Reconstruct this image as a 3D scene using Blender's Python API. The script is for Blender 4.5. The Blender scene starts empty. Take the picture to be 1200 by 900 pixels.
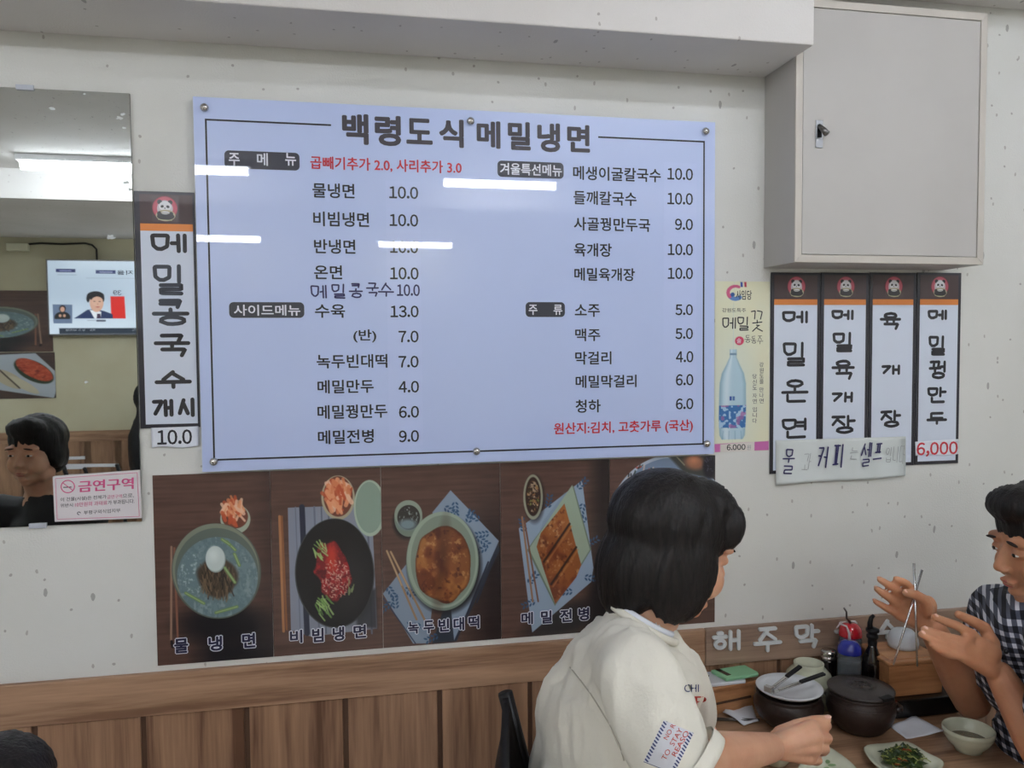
import bpy, bmesh, math, random
import numpy as np
from mathutils import Vector, Matrix, noise
from mathutils.bvhtree import BVHTree
random.seed(7); rng = np.random.default_rng(7)
SC = bpy.context.scene; COL = SC.collection; PI = math.pi

# ------------------------------------------------------------------ camera
F, YAW, PIT, ROL = 940.0, 0.19369, 0.04543, -0.00781
CAM = Vector((0, -1.75, 1.58))
_f = Vector((math.sin(YAW)*math.cos(PIT), math.cos(YAW)*math.cos(PIT), -math.sin(PIT)))
_r0 = Vector((math.cos(YAW), -math.sin(YAW), 0)); _u0 = _r0.cross(_f)
_r = _r0*math.cos(ROL) + _u0*math.sin(ROL); _u = -_r0*math.sin(ROL) + _u0*math.cos(ROL)
cd = bpy.data.cameras.new('camera'); cd.sensor_width = 36; cd.lens = 36*F/1200; cd.clip_start = .02
cam = bpy.data.objects.new('camera', cd); COL.objects.link(cam)
cam.matrix_world = Matrix(((_r.x, _u.x, -_f.x, CAM.x), (_r.y, _u.y, -_f.y, CAM.y), (_r.z, _u.z, -_f.z, CAM.z), (0, 0, 0, 1)))
SC.camera = cam
# ------------------------------------------------------------------ world, exposure
w = bpy.data.worlds.new('world'); SC.world = w; w.use_nodes = True
w.node_tree.nodes['Background'].inputs[0].default_value = (.75, .82, 1, 1)
w.node_tree.nodes['Background'].inputs[1].default_value = .15
SC.view_settings.view_transform = 'Standard'; SC.view_settings.look = 'None'
SC.view_settings.gamma = 1; SC.view_settings.exposure = 0.42; SC.view_settings.use_curve_mapping = False
LAMP = 38.0          # radiance of the fluorescent tubes

def ray(x, y): return _r*((x-600)/F) - _u*((y-450)/F) + _f
def P(x, y, yp=0.0):                       # the point of the plane y = yp seen there
    d = ray(x, y); q = d*((yp-CAM.y)/d.y); return Vector((q.x, yp, q.z+CAM.z))
def T(x, y, z):                            # the point of the level z
    d = ray(x, y); q = d*((z-CAM.z)/d.z); return Vector((q.x, q.y+CAM.y, z))

# ------------------------------------------------------------------ materials
def lin(c):
    return tuple(((v/255)/12.92 if v/255 <= .04045 else ((v/255+.055)/1.055)**2.4) for v in c[:3])
def mat(name, col, rough=.5, metal=0, coat=0, col2=None, scale=(8, 8, 8), lo=.35, hi=.65, bump=0, bscale=60, emis=0, trans=0, ior=1.45, spec=.5, rand=0, det=4, sss=0, alpha=1):
    m = bpy.data.materials.new(name); m.use_nodes = True; nt = m.node_tree; N = nt.nodes; L = nt.links
    b = N['Principled BSDF']; c = lin(col)+(1,)
    b.inputs['Base Color'].default_value = c; b.inputs['Roughness'].default_value = rough
    b.inputs['Metallic'].default_value = metal; b.inputs['Coat Weight'].default_value = coat
    b.inputs['Coat Roughness'].default_value = .012
    b.inputs['Specular IOR Level'].default_value = spec
    b.inputs['Transmission Weight'].default_value = trans; b.inputs['IOR'].default_value = ior
    b.inputs['Alpha'].default_value = alpha
    if sss:
        b.inputs['Subsurface Weight'].default_value = sss; b.inputs['Subsurface Radius'].default_value = (.012, .005, .003); b.inputs['Subsurface Scale'].default_value = .5
    if emis:
        b.inputs['Emission Color'].default_value = c; b.inputs['Emission Strength'].default_value = emis
    if col2 or bump:
        tc = N.new('ShaderNodeTexCoord'); mp = N.new('ShaderNodeMapping'); L.new(tc.outputs['Object'], mp.inputs['Vector'])
        mp.inputs['Scale'].default_value = scale
    if col2:
        if rand:
            oi = N.new('ShaderNodeObjectInfo'); vm = N.new('ShaderNodeVectorMath'); vm.operation = 'SCALE'
            cb = N.new('ShaderNodeCombineXYZ')
            for k in range(3): L.new(oi.outputs['Random'], cb.inputs[k])
            vm.inputs['Scale'].default_value = 40; L.new(cb.outputs[0], vm.inputs[0]); L.new(vm.outputs[0], mp.inputs['Location'])
        nz = N.new('ShaderNodeTexNoise'); nz.inputs['Scale'].default_value = 1; nz.inputs['Detail'].default_value = det
        L.new(mp.outputs[0], nz.inputs['Vector'])
        cr = N.new('ShaderNodeValToRGB'); cr.color_ramp.elements[0].position = lo; cr.color_ramp.elements[1].position = hi
        cr.color_ramp.elements[0].color = c; cr.color_ramp.elements[1].color = lin(col2)+(1,)
        L.new(nz.outputs['Fac'], cr.inputs[0]); L.new(cr.outputs[0], b.inputs['Base Color'])
    if bump:
        n2 = N.new('ShaderNodeTexNoise'); n2.inputs['Scale'].default_value = bscale; n2.inputs['Detail'].default_value = 3
        L.new(tc.outputs['Object'], n2.inputs['Vector']) if not col2 else L.new(mp.outputs[0], n2.inputs['Vector'])
        bp = N.new('ShaderNodeBump'); bp.inputs['Strength'].default_value = bump; bp.inputs['Distance'].default_value = .002
        L.new(n2.outputs['Fac'], bp.inputs['Height']); L.new(bp.outputs[0], b.inputs['Normal'])
    return m

def wallpaper(name, c1, c2):
    m = bpy.data.materials.new(name); m.use_nodes = True; nt = m.node_tree; N = nt.nodes; L = nt.links; b = N['Principled BSDF']
    b.inputs['Roughness'].default_value = .75; b.inputs['Specular IOR Level'].default_value = .25
    tc = N.new('ShaderNodeTexCoord')
    nz = N.new('ShaderNodeTexNoise'); nz.inputs['Scale'].default_value = 2.2; nz.inputs['Detail'].default_value = 5; L.new(tc.outputs['Object'], nz.inputs['Vector'])
    cr = N.new('ShaderNodeValToRGB'); cr.color_ramp.elements[0].position = .35; cr.color_ramp.elements[1].position = .65
    cr.color_ramp.elements[0].color = lin(c1)+(1,); cr.color_ramp.elements[1].color = lin(c2)+(1,); L.new(nz.outputs['Fac'], cr.inputs[0])
    prev = cr.outputs[0]
    sxyz = N.new('ShaderNodeSeparateXYZ'); L.new(tc.outputs['Object'], sxyz.inputs[0]); szy = N.new('ShaderNodeMath'); szy.operation = 'ADD'; L.new(sxyz.outputs['Z'], szy.inputs[0]); L.new(sxyz.outputs['Y'], szy.inputs[1])
    flat = N.new('ShaderNodeCombineXYZ'); L.new(sxyz.outputs['X'], flat.inputs[0]); L.new(szy.outputs[0], flat.inputs[1])
    for sc, sy, th, keep, colr in ((15, 1.0, .042, .80, (118, 108, 98)), (20, 1.8, .05, .86, (140, 130, 120)), (8, 2.4, .03, .7, (95, 88, 82))):
        mp = N.new('ShaderNodeMapping'); mp.inputs['Scale'].default_value = (1, 1/sy, 1); mp.inputs['Rotation'].default_value = (0, 0, .6*sy)
        wn = N.new('ShaderNodeTexNoise'); wn.inputs['Scale'].default_value = 60; L.new(tc.outputs['Object'], wn.inputs['Vector'])
        ad = N.new('ShaderNodeMixRGB'); ad.blend_type = 'ADD'; ad.inputs[0].default_value = .006; L.new(flat.outputs[0], ad.inputs[1]); L.new(wn.outputs['Color'], ad.inputs[2])
        L.new(ad.outputs[0], mp.inputs['Vector'])
        vo = N.new('ShaderNodeTexVoronoi'); vo.voronoi_dimensions = '2D'; vo.inputs['Scale'].default_value = sc; L.new(mp.outputs[0], vo.inputs['Vector'])
        lt = N.new('ShaderNodeMath'); lt.operation = 'LESS_THAN'; lt.inputs[1].default_value = th; L.new(vo.outputs['Distance'], lt.inputs[0])
        sp = N.new('ShaderNodeSeparateColor'); L.new(vo.outputs['Color'], sp.inputs[0])
        gt = N.new('ShaderNodeMath'); gt.operation = 'GREATER_THAN'; gt.inputs[1].default_value = keep-.15; L.new(sp.outputs[0], gt.inputs[0])
        ml = N.new('ShaderNodeMath'); ml.operation = 'MULTIPLY'; L.new(lt.outputs[0], ml.inputs[0]); L.new(gt.outputs[0], ml.inputs[1])
        m2 = N.new('ShaderNodeMath'); m2.operation = 'MULTIPLY'; m2.inputs[1].default_value = .5; L.new(ml.outputs[0], m2.inputs[0])
        mx = N.new('ShaderNodeMixRGB'); L.new(m2.outputs[0], mx.inputs[0]); L.new(prev, mx.inputs[1]); mx.inputs[2].default_value = lin(colr)+(1,)
        prev = mx.outputs[0]
    L.new(prev, b.inputs['Base Color'])
    n2 = N.new('ShaderNodeTexNoise'); n2.inputs['Scale'].default_value = 260; n2.inputs['Detail'].default_value = 2; L.new(tc.outputs['Object'], n2.inputs['Vector'])
    n3 = N.new('ShaderNodeTexNoise'); n3.inputs['Scale'].default_value = 6; L.new(tc.outputs['Object'], n3.inputs['Vector'])
    sm = N.new('ShaderNodeMath'); sm.operation = 'MULTIPLY_ADD'; sm.inputs[1].default_value = 4; L.new(n3.outputs['Fac'], sm.inputs[0]); L.new(n2.outputs['Fac'], sm.inputs[2])
    bp = N.new('ShaderNodeBump'); bp.inputs['Strength'].default_value = .25; bp.inputs['Distance'].default_value = .003; L.new(sm.outputs[0], bp.inputs['Height']); L.new(bp.outputs[0], b.inputs['Normal'])
    return m

def wood(name, c1, c2, axis='z', rough=.45, fine=1.0):
    m = bpy.data.materials.new(name); m.use_nodes = True; nt = m.node_tree; N = nt.nodes; L = nt.links; b = N['Principled BSDF']
    b.inputs['Roughness'].default_value = rough
    tc = N.new('ShaderNodeTexCoord'); mp = N.new('ShaderNodeMapping'); L.new(tc.outputs['Object'], mp.inputs['Vector'])
    s = {'z': (22*fine, 22*fine, 1.1), 'x': (1.6, 26*fine, 26*fine), 'y': (26*fine, 1.6, 26*fine)}[axis]
    mp.inputs['Scale'].default_value = s
    oi = N.new('ShaderNodeObjectInfo'); mu = N.new('ShaderNodeMath'); mu.operation = 'MULTIPLY'; mu.inputs[1].default_value = 37; L.new(oi.outputs['Random'], mu.inputs[0])
    cb = N.new('ShaderNodeCombineXYZ')
    for k in range(3): L.new(mu.outputs[0], cb.inputs[k])
    L.new(cb.outputs[0], mp.inputs['Location'])
    nz = N.new('ShaderNodeTexNoise'); nz.inputs['Scale'].default_value = 1; nz.inputs['Detail'].default_value = 6; nz.inputs['Distortion'].default_value = .6; L.new(mp.outputs[0], nz.inputs['Vector'])
    n2 = N.new('ShaderNodeTexNoise'); n2.inputs['Scale'].default_value = 7; n2.inputs['Detail'].default_value = 2; L.new(mp.outputs[0], n2.inputs['Vector'])
    ad = N.new('ShaderNodeMath'); ad.operation = 'MULTIPLY_ADD'; ad.inputs[1].default_value = .35; L.new(n2.outputs['Fac'], ad.inputs[0]); L.new(nz.outputs['Fac'], ad.inputs[2])
    cr = N.new('ShaderNodeValToRGB'); e = cr.color_ramp.elements; e[0].position = .48; e[1].position = .88
    e[0].color = lin(c1)+(1,); e[1].color = lin(c2)+(1,)
    mid = e.new(.66); mid.color = tuple((a*.45+b_*.55) for a, b_ in zip(lin(c1), lin(c2)))+(1,)
    L.new(ad.outputs[0], cr.inputs[0]); L.new(cr.outputs[0], b.inputs['Base Color'])
    return m

def paintmat(name='printed_picture', rough=.35, coat=.3, emis=0):
    m = bpy.data.materials.new(name); m.use_nodes = True; nt = m.node_tree; b = nt.nodes['Principled BSDF']
    a = nt.nodes.new('ShaderNodeVertexColor'); a.layer_name = 'ink'; nt.links.new(a.outputs[0], b.inputs['Base Color'])
    b.inputs['Roughness'].default_value = rough; b.inputs['Coat Weight'].default_value = coat; b.inputs['Coat Roughness'].default_value = .12
    if emis:
        nt.links.new(a.outputs[0], b.inputs['Emission Color']); b.inputs['Emission Strength'].default_value = emis
    return m

M = dict(
    wall=wallpaper('speckled_wallpaper', (223, 223, 218), (214, 214, 207)),
    ceil=wallpaper('ceiling_paper', (222, 219, 215), (212, 208, 203)),
    farwall=mat('cream_wall', (206, 200, 172), .8, col2=(198, 190, 160), scale=(2, 2, 2)),
    plank=wood('panel_wood', (100, 68, 48), (172, 134, 104), 'z'),
    rail=wood('rail_wood', (126, 92, 68), (182, 146, 116), 'x'),
    rail2=wood('pale_wood', (132, 108, 92), (172, 145, 124), 'x'),
    tablew=wood('table_wood', (118, 86, 64), (184, 148, 116), 'x', .3),
    boxw=wood('orange_wood', (150, 100, 62), (196, 142, 96), 'x', .4),
    floor=mat('floor_tile', (232, 228, 220), .4, col2=(222, 218, 210), scale=(3, 3, 3)),
    board=mat('acrylic_board', (190, 205, 243), .35, coat=1.0, spec=.5),
    bedge=mat('board_edge', (215, 216, 222), .4),
    patch=mat('price_sticker', (193, 207, 245), .35, coat=1.0),
    ink=mat('black_ink', (24, 23, 32), .5, coat=.8), ink2=mat('title_ink', (62, 58, 66), .5, coat=.8),
    red=mat('red_ink', (200, 40, 55), .5, coat=.8), badge=mat('badge_grey', (52, 54, 66), .5, coat=.8),
    white=mat('white_print', (228, 230, 240), .5, coat=.5), marker=mat('marker_ink', (52, 48, 96), .5, coat=.3),
    pencil=mat('faded_marker', (150, 152, 155), .7), navy=mat('navy_ink', (30, 30, 62), .5, coat=.4),
    chrome=mat('chrome', (205, 203, 200), .16, 1), steel=mat('brushed_steel', (200, 200, 200), .26, 1), dsteel=mat('dark_steel', (120, 118, 116), .3, 1),
    steel2=mat('latch_steel', (150, 152, 155), .42, .8), cab=mat('cabinet_paint', (188, 185, 180), .45, col2=(181, 178, 173), scale=(3, 3, 3)),
    cabd=mat('cabinet_frame_paint', (196, 190, 180), .45),
    blackpl=mat('black_plastic', (22, 22, 24), .35), blackrub=mat('black_rubber', (14, 14, 16), .6),
    paper=mat('paper', (214, 220, 218), .8, col2=(206, 212, 208), scale=(9, 9, 9)), paperw=mat('white_paper', (226, 230, 238), .8, bump=.4, bscale=40),
    ban=mat('banner_white', (212, 220, 234), .4, coat=.5), banb=mat('banner_brown', (66, 46, 46), .4, coat=.5), bano=mat('banner_orange', (226, 134, 56), .4, coat=.5),
    banf=mat('banner_edge', (34, 32, 42), .4, coat=.5), pink=mat('pink_ink', (214, 88, 140), .5), magenta=mat('magenta_strip', (196, 106, 168), .5),
    cream=mat('cream_paper', (226, 224, 196), .6), mirror=mat('silvered_glass', (205, 210, 208), .012, 1), mback=mat('mirror_edge', (60, 70, 66), .3),
    paint=paintmat(), screen=paintmat('screen_picture', .3, .3, .75),
    tube=mat('lamp_tube', (240, 245, 255), emis=LAMP), fix=mat('lamp_housing', (235, 235, 235), .5),
    skin=mat('skin', (216, 168, 138), .5, sss=.25, col2=(204, 150, 120), scale=(14, 14, 14), bump=.15, bscale=14), skinm=mat('tanned_skin', (196, 142, 108), .5, sss=.25, col2=(180, 124, 92), scale=(14, 14, 14), bump=.2, bscale=14),
    nail=mat('nail', (226, 178, 158), .3), lip=mat('lips', (176, 96, 88), .45), eye=mat('eye_white', (225, 222, 215), .2), iris=mat('iris', (30, 20, 16), .15),
    hair=mat('black_hair', (14, 12, 12), .5, spec=.35, col2=(30, 25, 24), scale=(160, 160, 14), bump=.8, bscale=1.5), brow=mat('brow_hair', (40, 30, 26), .8),
    shirt=mat('cream_cotton', (234, 231, 218), .9, col2=(228, 224, 210), scale=(4, 4, 4), bump=.35, bscale=60, spec=.15), undershirt=mat('white_cotton', (225, 228, 235), .9),
    denim=mat('dark_denim', (40, 44, 60), .9), jacket=mat('black_jacket', (24, 24, 27), .6), beige=mat('beige_sweater', (150, 138, 124), .9),
    clay=mat('dark_clay', (50, 37, 33), .38, col2=(38, 28, 26), scale=(10, 10, 10), bump=.3, bscale=8), clay2=mat('lid_clay', (58, 52, 50), .35, bump=.2, bscale=90),
    melamine=mat('white_melamine', (222, 226, 230), .25, coat=.3), celadon=mat('celadon_glaze', (208, 211, 188), .22, coat=.5, col2=(200, 204, 180), scale=(20, 20, 20)),
    leafprint=mat('leaf_print', (132, 164, 112), .35, coat=.4), soup=mat('broth', (120, 92, 60), .1), kim=mat('spinach', (26, 46, 22), .35, coat=.4, col2=(60, 82, 34), scale=(60, 60, 60)), stem=mat('greens_stem', (134, 142, 72), .35, coat=.4), sesame=mat('red_pepper_bits', (150, 70, 36), .5),
    redpl=mat('red_cap', (190, 22, 40), .2, coat=.8), bluepl=mat('blue_cap', (22, 34, 138), .2, coat=.8),
    clearpl=mat('clear_bottle', (170, 178, 184), .18, trans=.75, ior=1.3), soy=mat('soy_sauce', (30, 28, 34), .2, coat=.5), blueliq=mat('dark_vinegar', (46, 54, 66), .3, coat=.6),
    frost=mat('frosted_cup', (228, 234, 240), .35, trans=.25, ior=1.2), glassd=mat('dark_glass', (18, 14, 14), .08, coat=1), pepper=mat('pepper_fill', (58, 50, 44), .5),
    phone=mat('phone_white', (214, 220, 226), .2, coat=.6), mint=mat('mint_leather', (142, 196, 152), .55), tray=mat('black_tray', (20, 20, 20), .3), cable=mat('cable', (22, 22, 22), .6),
    frostw=mat('milky_plastic', (226, 214, 220), .3), letterw=mat('letter_white', (214, 218, 218), .4), groove=mat('groove_wood', (88, 62, 46), .6), clipm=mat('mirror_clip', (190, 195, 205), .2, coat=.5),
    cleart=mat('clear_sleeve', (235, 238, 240), .15, trans=.9, ior=1.1), postere=mat('poster_edge', (70, 52, 46), .5),
)
def plaid():
    m = bpy.data.materials.new('plaid_cotton'); m.use_nodes = True; nt = m.node_tree; N = nt.nodes; L = nt.links; b = N['Principled BSDF']
    b.inputs['Roughness'].default_value = .9
    tc = N.new('ShaderNodeTexCoord'); mp = N.new('ShaderNodeMapping'); mp.inputs['Rotation'].default_value = (.1, .3, .80); L.new(tc.outputs['Object'], mp.inputs['Vector'])
    sx = N.new('ShaderNodeSeparateXYZ'); L.new(mp.outputs[0], sx.inputs[0])
    vals = []
    for ax, ph in (('X', 0.1), ('Z', .4)):
        mu = N.new('ShaderNodeMath'); mu.operation = 'MULTIPLY_ADD'; mu.inputs[1].default_value = 58; mu.inputs[2].default_value = ph+200; L.new(sx.outputs[ax], mu.inputs[0])
        fr = N.new('ShaderNodeMath'); fr.operation = 'FRACT'; L.new(mu.outputs[0], fr.inputs[0])
        g = N.new('ShaderNodeMath'); g.operation = 'GREATER_THAN'; g.inputs[1].default_value = .56; L.new(fr.outputs[0], g.inputs[0]); vals.append(g.outputs[0])
    s = N.new('ShaderNodeMath'); s.operation = 'ADD'; L.new(vals[0], s.inputs[0]); L.new(vals[1], s.inputs[1])
    d = N.new('ShaderNodeMath'); d.operation = 'MULTIPLY'; d.inputs[1].default_value = .5; L.new(s.outputs[0], d.inputs[0])
    cr = N.new('ShaderNodeValToRGB'); cr.color_ramp.interpolation = 'CONSTANT'; e = cr.color_ramp.elements
    e[0].color = lin((22, 24, 32))+(1,); e[0].position = 0; e[1].position = .8; e[1].color = lin((214, 216, 224))+(1,); k = e.new(.3); k.color = lin((86, 90, 104))+(1,)
    L.new(d.outputs[0], cr.inputs[0]); L.new(cr.outputs[0], b.inputs['Base Color'])
    return m
M['plaid'] = plaid()

# ------------------------------------------------------------------ object helpers
def link(name, me, m=None, parent=None, smooth=False):
    o = bpy.data.objects.new(name, me); COL.objects.link(o)
    if m is not None and not me.materials: me.materials.append(M[m] if isinstance(m, str) else m)
    if smooth: me.polygons.foreach_set('use_smooth', [True]*len(me.polygons))
    if parent is not None:
        o.parent = parent; o.matrix_parent_inverse = Matrix.Translation(-parent.location) if parent.type == 'EMPTY' else Matrix.Identity(4)
    return o
def obj(name, bm, m, parent=None, smooth=False, bevel=0):
    if bevel: bmesh.ops.bevel(bm, geom=bm.edges[:], offset=bevel, segments=2, affect='EDGES', profile=.5)
    me = bpy.data.meshes.new(name); bm.normal_update(); bm.to_mesh(me); bm.free()
    return link(name, me, m, parent, smooth)
def thing(name, label, cat, loc, group=None):
    o = bpy.data.objects.new(name, None); COL.objects.link(o); o.location = loc; o.empty_display_size = .05
    o['label'] = label; o['category'] = cat
    if group: o['group'] = group
    return o
def tag(o, label, cat, group=None, kind=None):
    o['label'] = label; o['category'] = cat
    if group: o['group'] = group
    if kind: o['kind'] = kind
    return o
def struct(o): o['kind'] = 'structure'; return o
def box(bm, x0, x1, y0, y1, z0, z1, mtx=None):
    v = [bm.verts.new((x, y, z)) for x in (x0, x1) for y in (y0, y1) for z in (z0, z1)]
    for f in ((0, 1, 3, 2), (4, 6, 7, 5), (0, 4, 5, 1), (2, 3, 7, 6), (0, 2, 6, 4), (1, 5, 7, 3)): bm.faces.new([v[i] for i in f])
    if mtx: bmesh.ops.transform(bm, matrix=mtx, verts=v)
    return v
def B(*a, mtx=None):
    bm = bmesh.new(); box(bm, *a, mtx=mtx); return bm
def prism(bm, pts, thick):                 # closed outline of 3D points, pushed along thick
    a = [bm.verts.new(p) for p in pts]; b = [bm.verts.new(Vector(p)+thick) for p in pts]
    bm.faces.new(a); bm.faces.new(b[::-1])
    for i in range(len(a)): bm.faces.new((a[i], b[i], b[(i+1) % len(a)], a[(i+1) % len(a)]))
    bmesh.ops.recalc_face_normals(bm, faces=bm.faces[:])
def lathe(bm, prof, c=(0, 0, 0), seg=40, mtx=None):
    rings = []; vs = []
    for r, z in prof:
        ring = [bm.verts.new((c[0]+r*math.cos(2*PI*k/seg), c[1]+r*math.sin(2*PI*k/seg), c[2]+z)) for k in range(seg)] if r > 1e-6 else [bm.verts.new((c[0], c[1], c[2]+z))]
        rings.append(ring); vs += ring
    for a, b in zip(rings, rings[1:]):
        for k in range(seg):
            q = [a[k % len(a)], a[(k+1) % len(a)], b[(k+1) % len(b)], b[k % len(b)]]; q = list(dict.fromkeys(q))
            if len(q) > 2: bm.faces.new(q)
    if mtx: bmesh.ops.transform(bm, matrix=mtx, verts=vs)
    return bm
def tube(bm, pts, rad, seg=10, closed=False):
    pts = [Vector(p) for p in pts]; n = len(pts); rs = rad if isinstance(rad, (list, tuple)) else [rad]*n; prev = None; rings = []
    up = Vector((0, 0, 1))
    for i, p in enumerate(pts):
        t = (pts[(i+1) % n] - pts[i-1]) if closed else pts[min(i+1, n-1)]-pts[max(i-1, 0)]
        t.normalize(); a = t.cross(up if prev is None else prev)
        if a.length < 1e-4: a = t.cross(Vector((1, 0, 0)))
        a.normalize(); b = t.cross(a).normalized(); prev = -b if False else a.cross(t)
        rings.append([bm.verts.new(p+(a*math.cos(2*PI*k/seg)+b*math.sin(2*PI*k/seg))*rs[i]) for k in range(seg)])
    m = n if closed else n-1
    for i in range(m):
        A, C = rings[i], rings[(i+1) % n]
        for k in range(seg): bm.faces.new((A[k], A[(k+1) % seg], C[(k+1) % seg], C[k]))
    if not closed: bm.faces.new(rings[0][::-1]); bm.faces.new(rings[-1])
    bmesh.ops.recalc_face_normals(bm, faces=bm.faces[:])
    return bm
def rrect(x0, x1, z0, z1, r, n=5):
    out = []
    for cx, cz, a0 in ((x1-r, z1-r, 0), (x0+r, z1-r, 90), (x0+r, z0+r, 180), (x1-r, z0+r, 270)):
        for k in range(n+1):
            a = math.radians(a0+90*k/n); out.append((cx+r*math.cos(a), cz+r*math.sin(a)))
    return out
def slab(name, x0, x1, z0, z1, yb, yf, m, parent=None, r=0, sm=False):   # upright sheet from y=yb (back) to y=yf (front)
    bm = bmesh.new()
    if r: prism(bm, [Vector((x, yf, z)) for x, z in rrect(x0, x1, z0, z1, r)], Vector((0, yb-yf, 0)))
    else: box(bm, x0, x1, min(yf, yb), max(yf, yb), z0, z1)
    return obj(name, bm, m, parent)

# ---- printed lettering -------------------------------------------------------
_tc = {}
def glyphs(s, bold=0.0, res=3):
    k = (s, bold, res)
    if k in _tc: return _tc[k]
    cu = bpy.data.curves.new('t', 'FONT'); cu.body = s; cu.size = 1; cu.offset = bold; cu.resolution_u = res; cu.fill_mode = 'FRONT'
    o = bpy.data.objects.new('t', cu); COL.objects.link(o); dg = bpy.context.evaluated_depsgraph_get(); dg.update()
    me = o.evaluated_get(dg).to_mesh(); V = np.array([v.co[:2] for v in me.vertices]); Fc = [tuple(p.vertices) for p in me.polygons]
    o.to_mesh_clear(); bpy.data.objects.remove(o); bpy.data.curves.remove(cu)
    _tc[k] = (V, Fc); return _tc[k]
def layout(s):
    """outline of a line of type; digits are set one by one in the same face as the Hangul"""
    if not all(c in '0123456789.,' for c in s): return glyphs(s)
    V = []; Fc = []; x = 0
    for c in s:
        v, f = glyphs(chr(ord(c)+0xFEE0)); 
        k = np.array([.92, 1]); v = v*k; v = v-np.array([v[:, 0].min(), 0]); h = len(V); V += [tuple(q+np.array([x, 0])) for q in v]; Fc += [tuple(i+h for i in q) for q in f]; x += v[:, 0].max()+(.085 if c not in '.,' else .075)
    return np.array(V), Fc
def put(bm, s, x0, x1, z0, z1, y, bold=0.0, grow=0.0, flip=False, base=None):
    """flat letters filling the rectangle, facing -y (or +y when flip); bold widens the strokes by stacked copies"""
    V, Fc = layout(s)
    if not len(V): return
    lo, hi = V.min(0), V.max(0); r_ = 0.0; h_ = z1-z0
    if bold > 0: r_ = bold*h_*(.9 if base is None else 1.0)
    ins = r_ if base is None else base*h_
    sc = np.array([(x1-x0-2*ins), (h_-2*ins)])/np.maximum(hi-lo, 1e-6); Q = (V-lo)*sc+ins
    if flip: Q[:, 0] = (x1-x0)-Q[:, 0]
    offs = [(0, 0)] if r_ == 0 else [(0, 0)]+[(r_*math.cos(a), r_*math.sin(a)) for a in [2*PI*k/(8 if bold > .03 else 4)+.39 for k in range(8 if bold > .03 else 4)]]
    for k, (ox, oy) in enumerate(offs):
        yy = y-.00002*k*(-1 if flip else 1)
        vs = [bm.verts.new((x0+q[0]+ox, yy, z0+q[1]+oy)) for q in Q]
        for f in Fc:
            try: bm.faces.new([vs[i] for i in f])
            except ValueError: pass
def rect(xl, yt, xr, yb, yp):
    ym = (yt+yb)/2; return P(xl, ym, yp).x, P(xr, ym, yp).x, P(xl, yb, yp).z, P(xl, yt, yp).z
def text(name, s, pb, yp, m, parent, bold=0.0, label=None):
    bm = bmesh.new(); put(bm, s, *rect(*pb, yp), yp, bold); o = obj(name, bm, m, parent)
    if label: o['label'] = label
    return o
# ---- brush / stencil Hangul made of strokes ---------------------------------------
CI = 'ㄱㄲㄴㄷㄸㄹㅁㅂㅃㅅㅆㅇㅈㅉㅊㅋㅌㅍㅎ'; VI = 'ㅏㅐㅑㅒㅓㅔㅕㅖㅗㅘㅙㅚㅛㅜㅝㅞㅟㅠㅡㅢㅣ'
FI = ' ㄱㄲㄳㄴㄵㄶㄷㄹㄺㄻㄼㄽㄾㄿㅀㅁㅂㅄㅅㅆㅇㅈㅊㅋㅌㅍㅎ'
circ = lambda cx, cy, rx, ry, n=14: [(cx+rx*math.cos(2*PI*k/n+PI/2), cy+ry*math.sin(2*PI*k/n+PI/2)) for k in range(n+1)]
CJ = {'ㄱ': [[(0, 1), (1, 1), (.85, 0)]], 'ㄴ': [[(0, 1), (0, 0), (1, 0)]], 'ㄷ': [[(1, 1), (0, 1), (0, 0), (1, 0)]],
      'ㄹ': [[(0, 1), (1, 1), (1, .5), (0, .5), (0, 0), (1, 0)]], 'ㅁ': [[(0, 1), (1, 1), (.95, .2), (.6, 0), (.3, 0), (.05, .25), (0, 1)]],
      'ㅂ': [[(0, 1), (0, 0), (1, 0), (1, 1)], [(0, .5), (1, .5)]], 'ㅅ': [[(.5, 1), (0, 0)], [(.5, .75), (1, 0)]], 'ㅇ': [circ(.5, .5, .5, .5)],
      'ㅈ': [[(0, 1), (1, 1)], [(.55, 1), (0, 0)], [(.45, .6), (1, 0)]], 'ㅊ': [[(.4, 1.25), (.6, 1.25)], [(0, .95), (1, .95)], [(.55, .95), (0, 0)], [(.45, .6), (1, 0)]],
      'ㅋ': [[(0, 1), (1, 1), (.85, 0)], [(0, .5), (.9, .5)]], 'ㅌ': [[(1, 1), (0, 1), (0, 0), (1, 0)], [(0, .5), (1, .5)]],
      'ㅍ': [[(0, 1), (1, 1)], [(.3, 1), (.3, 0)], [(.7, 1), (.7, 0)], [(0, 0), (1, 0)]], 'ㅎ': [[(.35, 1.15), (.65, 1.15)], [(0, .85), (1, .85)], circ(.5, .3, .38, .3)],
      'ㄲ': [[(0, 1), (.42, 1), (.36, 0)], [(.55, 1), (1, 1), (.9, 0)]], 'ㅄ': [[(0, 1), (0, 0), (.4, 0), (.4, 1)], [(0, .5), (.4, .5)], [(.8, 1), (.6, 0)], [(.8, .7), (1, 0)]]}
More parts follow.
